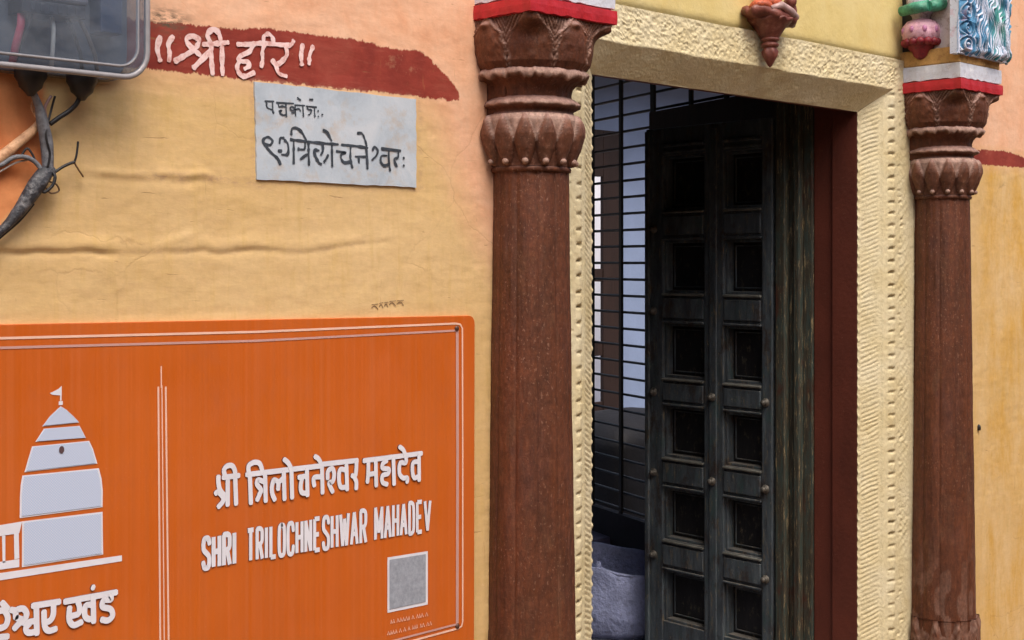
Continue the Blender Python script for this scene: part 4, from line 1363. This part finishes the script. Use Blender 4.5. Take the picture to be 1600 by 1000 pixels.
q = np.linspace(0, 2 * math.pi, 73)[:-1]
lob = 1 + 0.05 * np.cos(q * 7 + 1) + 0.03 * np.cos(q * 13)
rows_ = []
for r, z in ((0.06, 0.768), (0.098, 0.766), (0.112, 0.772), (0.117, 0.783), (0.112, 0.794), (0.10, 0.799), (0.0, 0.799)):
    rows_.append(np.stack([r * lob * np.cos(q), 0.55 * r * lob * np.sin(q), z - 0.010 * np.cos(q) * (r > 0.07) + 0.005 * np.cos(q * 5) * (r > 0.07)], -1))
mb.grid(np.array(rows_), 0, True, True)
mb.build('lobed_tray', M_TERR, br)
fig = thing('painted_figurine', 'small orange-skirted painted figurine seated on the lotus bracket, cut off at the top', 'figurine', (bk.x, 2.565, E + 0.798))
mb = MB()
mb.blob((-0.055, -0.008, 0.008), (0.052, 0.04, 0.024), 14, jit=.12)
mb.blob((-0.025, -0.022, 0.026), (0.04, 0.03, 0.026), 14, jit=.12, seed=2)
mb.blob((0.0, 0.0, 0.06), (0.05, 0.035, 0.06), 14)
mb.build('skirt', M_ORA, fig)
mb = MB()
mb.tube([(-0.06, -0.045, 0.0), (-0.02, -0.058, 0.012), (0.03, -0.058, -0.002), (0.075, -0.045, -0.012), (0.10, -0.02, -0.014)], [0.008, 0.013, 0.014, 0.013, 0.009], 12)
mb.build('garland', m_plain('mauve_grey_paint', lin(168, 138, 134), 0.5, 0.3, 50), fig)
mb = MB()
mb.blob((0.088, -0.012, 0.022), (0.026, 0.026, 0.032), 14, jit=.1)
mb.blob((0.074, -0.03, 0.040), (0.018, 0.018, 0.02), 12)
mb.build('cushion', M_TERR, fig)

# ================================================================== meter box and its cables
mbx = thing('meter_box', 'clear plastic electricity meter box fixed high on the wall', 'meter box', (1.0, WY, E))
def rrect(x0, x1, z0, z1, r, k=7):
    out = []
    for cx_, cz_, a0 in ((x1 - r, z0 + r, -90), (x1 - r, z1 - r, 0), (x0 + r, z1 - r, 90), (x0 + r, z0 + r, 180)):
        for s in range(k): 
            a = math.radians(a0 + 90 * s / (k - 1)); out.append((cx_ + r * math.cos(a), cz_ + r * math.sin(a)))
    return out
pr = at(232, 60, WY - 0.10)
pb = at(150, 117, WY - 0.10)
x1b = pr.x - 1.0; z0b = pb.z - E; x0b = x1b - 0.46; z1b = z0b + 0.40
M_BOXB = m_plain('blue_grey_backplate', lin(84, 92, 106), 0.6, 0.25, 8, 0.2)
mb = MB()
q = rrect(x0b + 0.004, x1b - 0.004, z0b + 0.004, z1b - 0.004, 0.052)
mb.prism([(x, -0.002, z) for x, z in q], (0, -1, 0), 0.020)
mb.build('backplate', M_BOXB, mbx, 0.002)
def make_clear():
    t = T('scuffed_clear_plastic')
    tr = t.n('ShaderNodeBsdfTransparent', {'Color': (0.80, 0.86, 0.92, 1)})
    c = t.ramp(t.noise(9, 5, 0.7, (1, 1, 2)), [(0.3, lin(104, 116, 134)), (0.7, lin(150, 158, 170))])
    pb_ = t.n('ShaderNodeBsdfPrincipled', {'Base Color': c, 'Roughness': 0.28, 'Normal': t.bump(t.noise(26, 4, 0.6), 0.25, 0.004)})
    f = t.ramp(t.noise(12, 6, 0.75, (1, 1, 1.4), (2, 0, 1)), [(0.3, 0.18), (0.7, 0.46)])
    s = t.n('ShaderNodeMixShader', {'Fac': f, 1: tr, 2: pb_})
    t.t.links.new(s, t.out.inputs['Surface']); return t.m
M_CLEAR = make_clear()
mb = MB()       # domed cover: flange, wall, rounded shoulder, face
lv = [(0.0, 0.0, 0.055), (0.0, 0.092, 0.055), (0.004, 0.100, 0.052), (0.014, 0.105, 0.046), (0.026, 0.107, 0.040)]
rws = []
for ins_, d_, rr_ in lv:
    rws.append([(x, -d_, z) for x, z in rrect(x0b + ins_, x1b - ins_, z0b + ins_, z1b - ins_, rr_)])
b = mb.grid(np.array(rws), 0, True, True)
kk = len(rws[0])
mb.face([b + (len(rws) - 1) * kk + j for j in range(kk)])
cv = mb.build('clear_cover', M_CLEAR, mbx)
mb = MB()       # grey flange bead round the front rim
rim = rrect(x0b + 0.002, x1b - 0.002, z0b + 0.002, z1b - 0.002, 0.053)
mb.tube([(x, -0.098, z) for x, z in rim + rim[:2]], 0.0062, 10, cap=False)
rim = rrect(x0b + 0.026, x1b - 0.026, z0b + 0.022, z1b - 0.026, 0.04)
mb.tube([(x, -0.104, z) for x, z in rim + rim[:2]], 0.0035, 8, cap=False)
mb.build('rim', m_plain('grey_plastic_rim', lin(148, 146, 150), 0.35, 0.15, 30, 0.1), cv)
mb = MB()
mb.box(x0b + 0.20, x1b - 0.12, -0.085, -0.022, z0b + 0.135, z1b - 0.05)
mt = mb.build('meter', m_plain('grey_meter_case', lin(120, 122, 134), 0.5, 0.2), mbx, 0.006)
mb = MB()
mb.box(x0b + 0.24, x1b - 0.16, -0.090, -0.0855, z0b + 0.19, z0b + 0.24)
mb.build('display', m_plain('meter_window', lin(190, 200, 214), 0.2, 0.1), mt)
mb = MB()
mb.box(x0b + 0.205, x1b - 0.125, -0.082, -0.022, z0b + 0.108, z0b + 0.133)
for i in range(6): mb.box(x0b + 0.222 + i * 0.018, x0b + 0.232 + i * 0.018, -0.086, -0.082, z0b + 0.112, z0b + 0.129)
mb.build('terminal_cover', m_plain('dark_grey_plastic', lin(48, 52, 62), 0.45, 0.2), mbx, 0.002)
mb = MB()
mb.box(x1b - 0.088, x1b - 0.040, -0.070, -0.022, z0b + 0.09, z1b - 0.03)
mb.build('breaker', m_plain('navy_plastic', lin(62, 76, 104), 0.4, 0.2), mbx, 0.003)
for i, (xo, col_) in enumerate(((0.215, lin(176, 66, 92)), (0.235, lin(46, 46, 52)), (0.275, lin(206, 206, 204)), (0.305, lin(60, 58, 60)), (0.330, lin(92, 84, 80)))):
    mb = MB()
    xo = x0b + xo
    dx_ = (-0.014, -0.03, 0.004, 0.038, 0.045)[i]
    mb.tube([(xo, -0.06, z0b + 0.115), (xo + dx_ * .3, -0.066, z0b + 0.085), (xo + dx_ * .8, -0.058, z0b + 0.045), (xo + dx_, -0.05, z0b + 0.012)], 0.0075 if i == 0 else 0.0042, 10)
    if i == 0: mb.tube([(xo, -0.06, z0b + 0.13), (xo + 0.01, -0.066, z0b + 0.18), (xo + 0.004, -0.06, z0b + 0.30)], 0.006, 10)
    mb.build('wire', m_plain('wire_sheath', col_, 0.4, 0.15), mbx)
for px in (48, 128):
    g = at(px, 116, WY - 0.05)
    mb = MB()
    z_ = z0b
    mb.lathe([(0.030, 0.006), (0.030, -0.010), (0.024, -0.020), (0.021, -0.030), (0.012, -0.038), (0.006, -0.046), (0.0, -0.047)], (g.x - 1.0, -0.05, z_), 24)
    mb.build('cable_gland', M_BLACK, mbx)


def px_tube(pts, rad, name, m_, label, cat, n=12, group=None):
    mb = MB()
    W = [at(a, b, WY - d) for a, b, d in pts]
    q = [(p.x, p.z) for p in W]
    # smooth in 3-D
    pp = []
    Q = [W[0]] + W + [W[-1]]
    rr = []
    rl = rad if isinstance(rad, (list, tuple)) else [rad] * len(W)
    for i in range(1, len(Q) - 2):
        for s in np.linspace(0, 1, 8)[:-1]:
            p0, p1, p2, p3 = Q[i - 1], Q[i], Q[i + 1], Q[i + 2]
            pp.append(0.5 * ((2 * p1) + (-p0 + p2) * s + (2 * p0 - 5 * p1 + 4 * p2 - p3) * s * s + (-p0 + 3 * p1 - 3 * p2 + p3) * s ** 3))
            rr.append(rl[i - 1] + (rl[min(i, len(rl) - 1)] - rl[i - 1]) * s)
    pp.append(W[-1]); rr.append(rl[-1])
    o0 = pp[0].copy()
    mb.tube([p - o0 for p in pp], rr, n)
    o = mb.build(name, m_, None, loc=o0)
    return tag(o, label, cat, group)


px_tube([(50, 140, .05), (60, 165, .04), (66, 190, .035), (73, 225, .03), (75, 268, .028)], [0.006, 0.008, 0.0115, 0.0125, 0.0105], 'power_cable', M_GREYC, 'thick grey cable dropping straight from the left gland of the meter box', 'cable')
px_tube([(126, 140, .05), (122, 158, .045), (110, 172, .038), (92, 184, .034), (78, 194, .030)], 0.0048, 'power_cable', M_BLACK, 'thin black cable curving from the right gland of the meter box to the grey cable', 'cable')
px_tube([(58, 150, .03), (50, 168, .02), (62, 190, .018), (70, 205, .02)], 0.003, 'power_cable', M_BEIGEC, 'thin beige wire beside the top of the grey cable', 'cable')
px_tube([(80, 150, .03), (70, 170, .03), (76, 195, .025)], 0.003, 'power_cable', m_plain('pink_grey_sheath', lin(150, 120, 116), .6), 'short dusty pink wire under the meter box between the two glands', 'cable')
px_tube([(84, 266, .03), (70, 272, .032), (58, 288, .034), (46, 306, .034), (28, 332, .03), (0, 362, .024), (-80, 430, .02)], [0.008, 0.016, 0.0175, 0.0155, 0.0125, 0.008, 0.008], 'taped_cable_bundle', m_plain('taped_bundle_black', lin(56, 58, 64), 0.55, 0.5, 22, 0.8, 0.010, 45, dirt=lin(120, 118, 120)), 'black taped cable joint slanting down to the left below the grey cable', 'cable joint')
px_tube([(52, 318, .028), (34, 340, .026), (10, 362, .022), (-80, 436, .02)], 0.0035, 'power_cable', M_BLACK, 'thin black wire running along the underside of the taped joint', 'cable')
px_tube([(62, 190, .016), (50, 205, .016), (30, 222, .016), (0, 246, .016), (-90, 310, .016)], [0.006, 0.009, 0.010, 0.011, 0.011], 'power_cable', M_BEIGEC, 'pale beige flat cable slanting to the left edge under the meter box', 'cable')
px_tube([(-40, 268, .02), (0, 258, .022), (22, 246, .026), (42, 246, .03), (58, 256, .032), (68, 272, .034)], 0.0045, 'power_cable', M_GREYC, 'thin grey wire arching from the left into the taped joint', 'cable')
px_tube([(34, 242, .02), (42, 232, .022), (50, 240, .026), (58, 258, .03)], 0.0022, 'power_cable', M_BLACK, 'fine black wire loop above the taped joint', 'cable')
px_tube([(80, 266, .04), (86, 276, .046), (82, 290, .046), (70, 300, .042), (64, 296, .04)], 0.0032, 'power_cable', M_BLACK, 'small black wire loop hanging right of the taped joint', 'cable')
px_tube([(82, 272, .03), (96, 262, .03), (108, 256, .032), (117, 253, .034)], 0.0030, 'wire_end', M_BLACK, 'stiff twisted black wire end sticking out to the right of the cable joint', 'cable')
px_tube([(116, 254, .034), (119, 245, .036), (121, 232, .036), (122, 221, .036)], 0.0022, 'wire_end', M_BLACK, 'upward prong of the stray black wire on the yellow plaster', 'cable')
px_tube([(116, 254, .034), (122, 264, .026), (130, 276, .012)], 0.0018, 'wire_end', m_plain('dull_copper', lin(120, 92, 66), .5), 'thin brownish downward prong of the stray wire on the yellow plaster', 'cable')
px_tube([(86, 150, .04), (80, 172, .034), (72, 210, .044), (78, 240, .042), (74, 262, .04)], 0.0022, 'power_cable', M_BLACK, 'hair-thin black wire twisting down the front of the grey cable', 'cable')
px_tube([(-40, 292, .016), (0, 268, .018), (26, 254, .022), (50, 250, .026), (62, 262, .03)], 0.0020, 'power_cable', m_plain('pale_grey_sheath', lin(186, 176, 168), .6), 'pale grey thin wire just under the arching grey wire', 'cable')
px_tube([(72, 294, .03), (80, 302, .024), (92, 298, .02), (88, 288, .026), (78, 284, .034)], 0.0018, 'power_cable', m_plain('dull_brown_sheath', lin(110, 84, 60), .6), 'tiny brown wire loop under the black loop by the taped joint', 'cable')
mb = MB(); nb_ = at(1529, 668, WY)
mb.lathe([(0.0, -0.012), (0.006, -0.011), (0.008, -0.003), (0.007, 0.006), (0.003, 0.012), (0, 0.013)], (0, 0, 0), 14)
o = mb.build('nail', M_BLACK, None, loc=(nb_.x, wall_y(nb_.x, nb_.z) - 0.003, nb_.z))
tag(o, 'rusty black nail stub in the yellow wall right of the doorway', 'nail')

# ================================================================== inside
floor = MB(); floor.box(1.2, 12, OY + 0.34, 9.0, 0.0, 0.06)
structure(floor.build('room_floor', m_plain('grey_stone_floor', lin(96, 96, 108), 0.7, 0.2, 6), None))
room = thing('entrance_room', 'dark inner room seen through the doorway', 'room', (2.2, 3.0, 0))
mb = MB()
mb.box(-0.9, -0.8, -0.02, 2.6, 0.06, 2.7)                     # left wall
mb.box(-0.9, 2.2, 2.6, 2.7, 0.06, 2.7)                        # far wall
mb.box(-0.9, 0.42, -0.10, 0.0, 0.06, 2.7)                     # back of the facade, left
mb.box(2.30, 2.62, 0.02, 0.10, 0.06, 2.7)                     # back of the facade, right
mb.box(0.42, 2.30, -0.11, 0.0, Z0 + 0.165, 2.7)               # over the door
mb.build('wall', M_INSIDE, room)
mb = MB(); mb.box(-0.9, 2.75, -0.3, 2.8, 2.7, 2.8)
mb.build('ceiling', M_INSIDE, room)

# grille on the slanting right side of the room
gd = Vector((0.322, 0.947, 0)).normalized(); g0 = Vector((4.40, 2.92, 0))
gr = thing('window_grille', 'black iron grille of thin rods and flat uprights behind the open door', 'grille', g0)
gr.rotation_euler = (0, 0, math.atan2(gd.y, gd.x))
GZ0, GZ1 = E - 1.17, 2.70
up0 = rod0 = None
for s in (0.28, 0.525, 0.79, 1.10, 1.385, 1.66):
    if up0 is None:
        mb = MB(); mb.box(-0.018, 0.018, -0.006, 0.006, GZ0, GZ1)
        up0 = o = mb.build('upright', M_IRON, gr, 0.002)
    else:
        o = up0.copy(); C.objects.link(o); o.parent = gr
    o.location = (s, 0, 0)
    o.scale = (1.0 if s in (1.10, 0.28) else 0.72, 1, 1)
z = GZ0 + 0.02
while z < GZ1 - 0.02:
    if rod0 is None:
        mb = MB(); mb.tube([(0.27, -0.012, 0), (2.05, -0.012, 0)], 0.0064, 8)
        rod0 = o = mb.build('rod', M_IRON, gr)
    else:
        o = rod0.copy(); C.objects.link(o); o.parent = gr
    o.location = (0, 0, z)
    z += 0.0765
mb = MB()
mb.box(0.0, 1.085, -0.022, 0.03, 0.06, E + 0.668)
mb.build('boarding', M_DARKWOOD, gr)
mb = MB(); mb.box(0.27, 2.05, -0.02, 0.02, 0.06, GZ0)
mb.build('sill_board', M_INSIDE, gr)

# courtyard beyond
cy = thing('courtyard_wall', 'pale blue limewashed wall lit by the open courtyard behind the grille', 'wall', (5.0, 5.9, 0))
def dpx(px, y): return at(px, 410, y).x
xp = dpx(972, 5.85) - 5.0
def zpx(px, py, y): return at(px, py, y).z
ztop = zpx(958, 206, 5.9)
mb = MB()
mb.box(xp, 5.0, 0.0, 0.12, 0.0, 3.0)
mb.box(-0.35, xp, 0.0, 0.12, ztop, 3.0)
mb.build('limewashed_face', M_BLUE, cy)
mb = MB()
mb.box(-0.6, 5.0, -0.62, 0.10, 3.0, 3.1)
mb.build('eave_slab', m_plain('grey_concrete', lin(120, 120, 124), .8), cy)
df = thing('inner_door_frame', 'dark brown wooden post and beam seen through the grille against blue wall', 'door frame', (5.0, 5.9, 0))
x943 = dpx(943, 5.85) - 5.0
mb = MB(); mb.box(x943, xp + 0.01, -0.05, -0.022, 0.06, ztop - 0.002); mb.build('post', M_DARKWOOD, df, 0.004)
zlo = zpx(940, 276, 5.85)
mb = MB(); mb.box(-0.5, x943 - 0.002, -0.05, -0.02, zlo, ztop - 0.002); mb.build('beam', M_DARKWOOD, df, 0.004)
for ya, yb in ((420, 440), (534, 556), (628, 700)):
    mb = MB(); mb.box(-0.5, x943 - 0.002, -0.045, -0.025, zpx(934, yb, 5.86), zpx(934, ya, 5.86)); mb.build('cross_rail', M_DARKWOOD, df, 0.003)
pw = MB(); pw.box(-1.6, 1.6, 0, 0.1, 0, 3.2)
o = pw.build('whitewashed_wall', M_PALEWALL, None, loc=(8.6, 7.4, 0))
tag(o, 'bright white wall glimpsed left of the brown post through the grille', 'wall')

# white sack just inside, in front of the grille
sk = thing('plastic_sack', 'pale lilac-white open-topped plastic sack on the floor inside the doorway', 'sack', (4.50, 3.93, 0.06))
nn = 64
q = np.arange(nn) * 2 * math.pi / nn
rows_ = []
back = np.clip(np.sin(q - 0.2) * 0.5 + 0.5, 0, 1)
for i, (r, z) in enumerate(((0.0, 0.004), (0.17, 0.0), (0.195, 0.03), (0.202, 0.12), (0.200, 0.20), (0.196, 0.245), (0.199, 0.262), (0.194, 0.268), (0.184, 0.262), (0.176, 0.22), (0.17, 0.12))):
    f_ = 1 + 0.018 * np.sin(q * 5 + i * .5) + 0.035 * vnoise(q * 3.5, q * 0 + i * .6, 17) + 0.016 * vnoise(q * 11, q * 0 + i * .35, 27)
    zz_ = z + (0.075 * back + 0.004 * np.sin(q * 6)) * (1 if i >= 5 else 0.0)
    sqf = np.minimum(1 / np.maximum(np.abs(np.cos(q - 0.72)), np.abs(np.sin(q - 0.72))), 1.28) ** 0.9 * 0.93
    rows_.append(np.stack([r * f_ * sqf * np.cos(q), r * f_ * sqf * np.sin(q), zz_ * np.ones(nn)], -1))
mb = MB(); mb.grid(np.array(rows_), 0, True, True)
mb.build('sack_body', M_SACK, sk)
mb = MB(); mb.blob((-0.178, -0.03, 0.30), (0.016, 0.016, 0.024), 10, jit=.2); mb.tube([(-0.185, 0.02, 0.31), (-0.18, -0.05, 0.30), (-0.15, -0.115, 0.282), (-0.09, -0.165, 0.27)], 0.006, 8)
mb.build('knotted_corner', M_SACK, sk)
mb = MB()
q2 = [(0.168 * math.cos(a), 0.168 * math.sin(a), 0.13 + 0.03 * math.sin(3 * a)) for a in np.linspace(0, 2 * math.pi, 31)[:-1]]
mb.v = q2 + [(0, 0, 0.19)]
for i in range(30): mb.face((i, (i + 1) % 30, 30), 0, True)
mb.build('contents', m_plain('dark_rubbish', lin(52, 46, 54), 0.8, 0.5, 20, .5), sk)
# plinth step and the black covered bundle
o = MB(); o.box(-0.35, 0.5, -0.2, 0.24, 0, 0.30)
o = o.build('stone_step', m_plain('lilac_grey_stone', lin(108, 104, 128), 0.75, 0.25, 8, .3), None, 0.008, loc=(4.58, 4.50, 0.06))
tag(o, 'low lilac-grey stone step behind the white sack', 'step')
bd = at(972, 640, 5.2)
mb = MB()
n1, n2 = 40, 60
Pg = np.zeros((n1, n2, 3))
for i in range(n1):
    for j in range(n2):
        a = 2 * math.pi * j / n2; t_ = i / (n1 - 1)
        r = 1.0 if t_ < .75 else math.sqrt(max(0, 1 - ((t_ - .75) / .25) ** 2))
        ca, sa = math.cos(a), math.sin(a)
        sq_ = 1 / max(abs(ca), abs(sa)) ** 0.6
        f_ = 1 + 0.03 * math.sin(5 * a + 2 * t_)
        Pg[i, j] = (0.42 * r * ca * sq_ * f_, 0.32 * r * sa * sq_ * f_, t_ * (bd.z - 0.06))
mb.grid(Pg, 0, True, True)
o = mb.build('covered_bundle', M_CLOTH, None, loc=(bd.x + 0.12, 5.25, 0.06))
tag(o, 'bulky bundle under a black cover behind the lower grille rods', 'bundle')

# ================================================================== ground
mb = MB()
n_ = 60
xx = np.linspace(-40, 40, n_); yy = np.linspace(-40, 40, n_)
XX, YY = np.meshgrid(xx, yy)
mb.grid(np.stack([XX, YY, np.full_like(XX, -0.06)], -1), 0, False)
structure(mb.build('alley_ground', M_GROUND, None))
mb = MB(); mb.box(-12, 14, -2.2, -1.7, -0.05, 4.2)  # unseen wall, added to block low sky and warm the bounce light
structure(mb.build('unseen_opposite_wall', m_plain('ochre_plaster', lin(150, 124, 92), 0.85, 0.15, 3, .3), None))
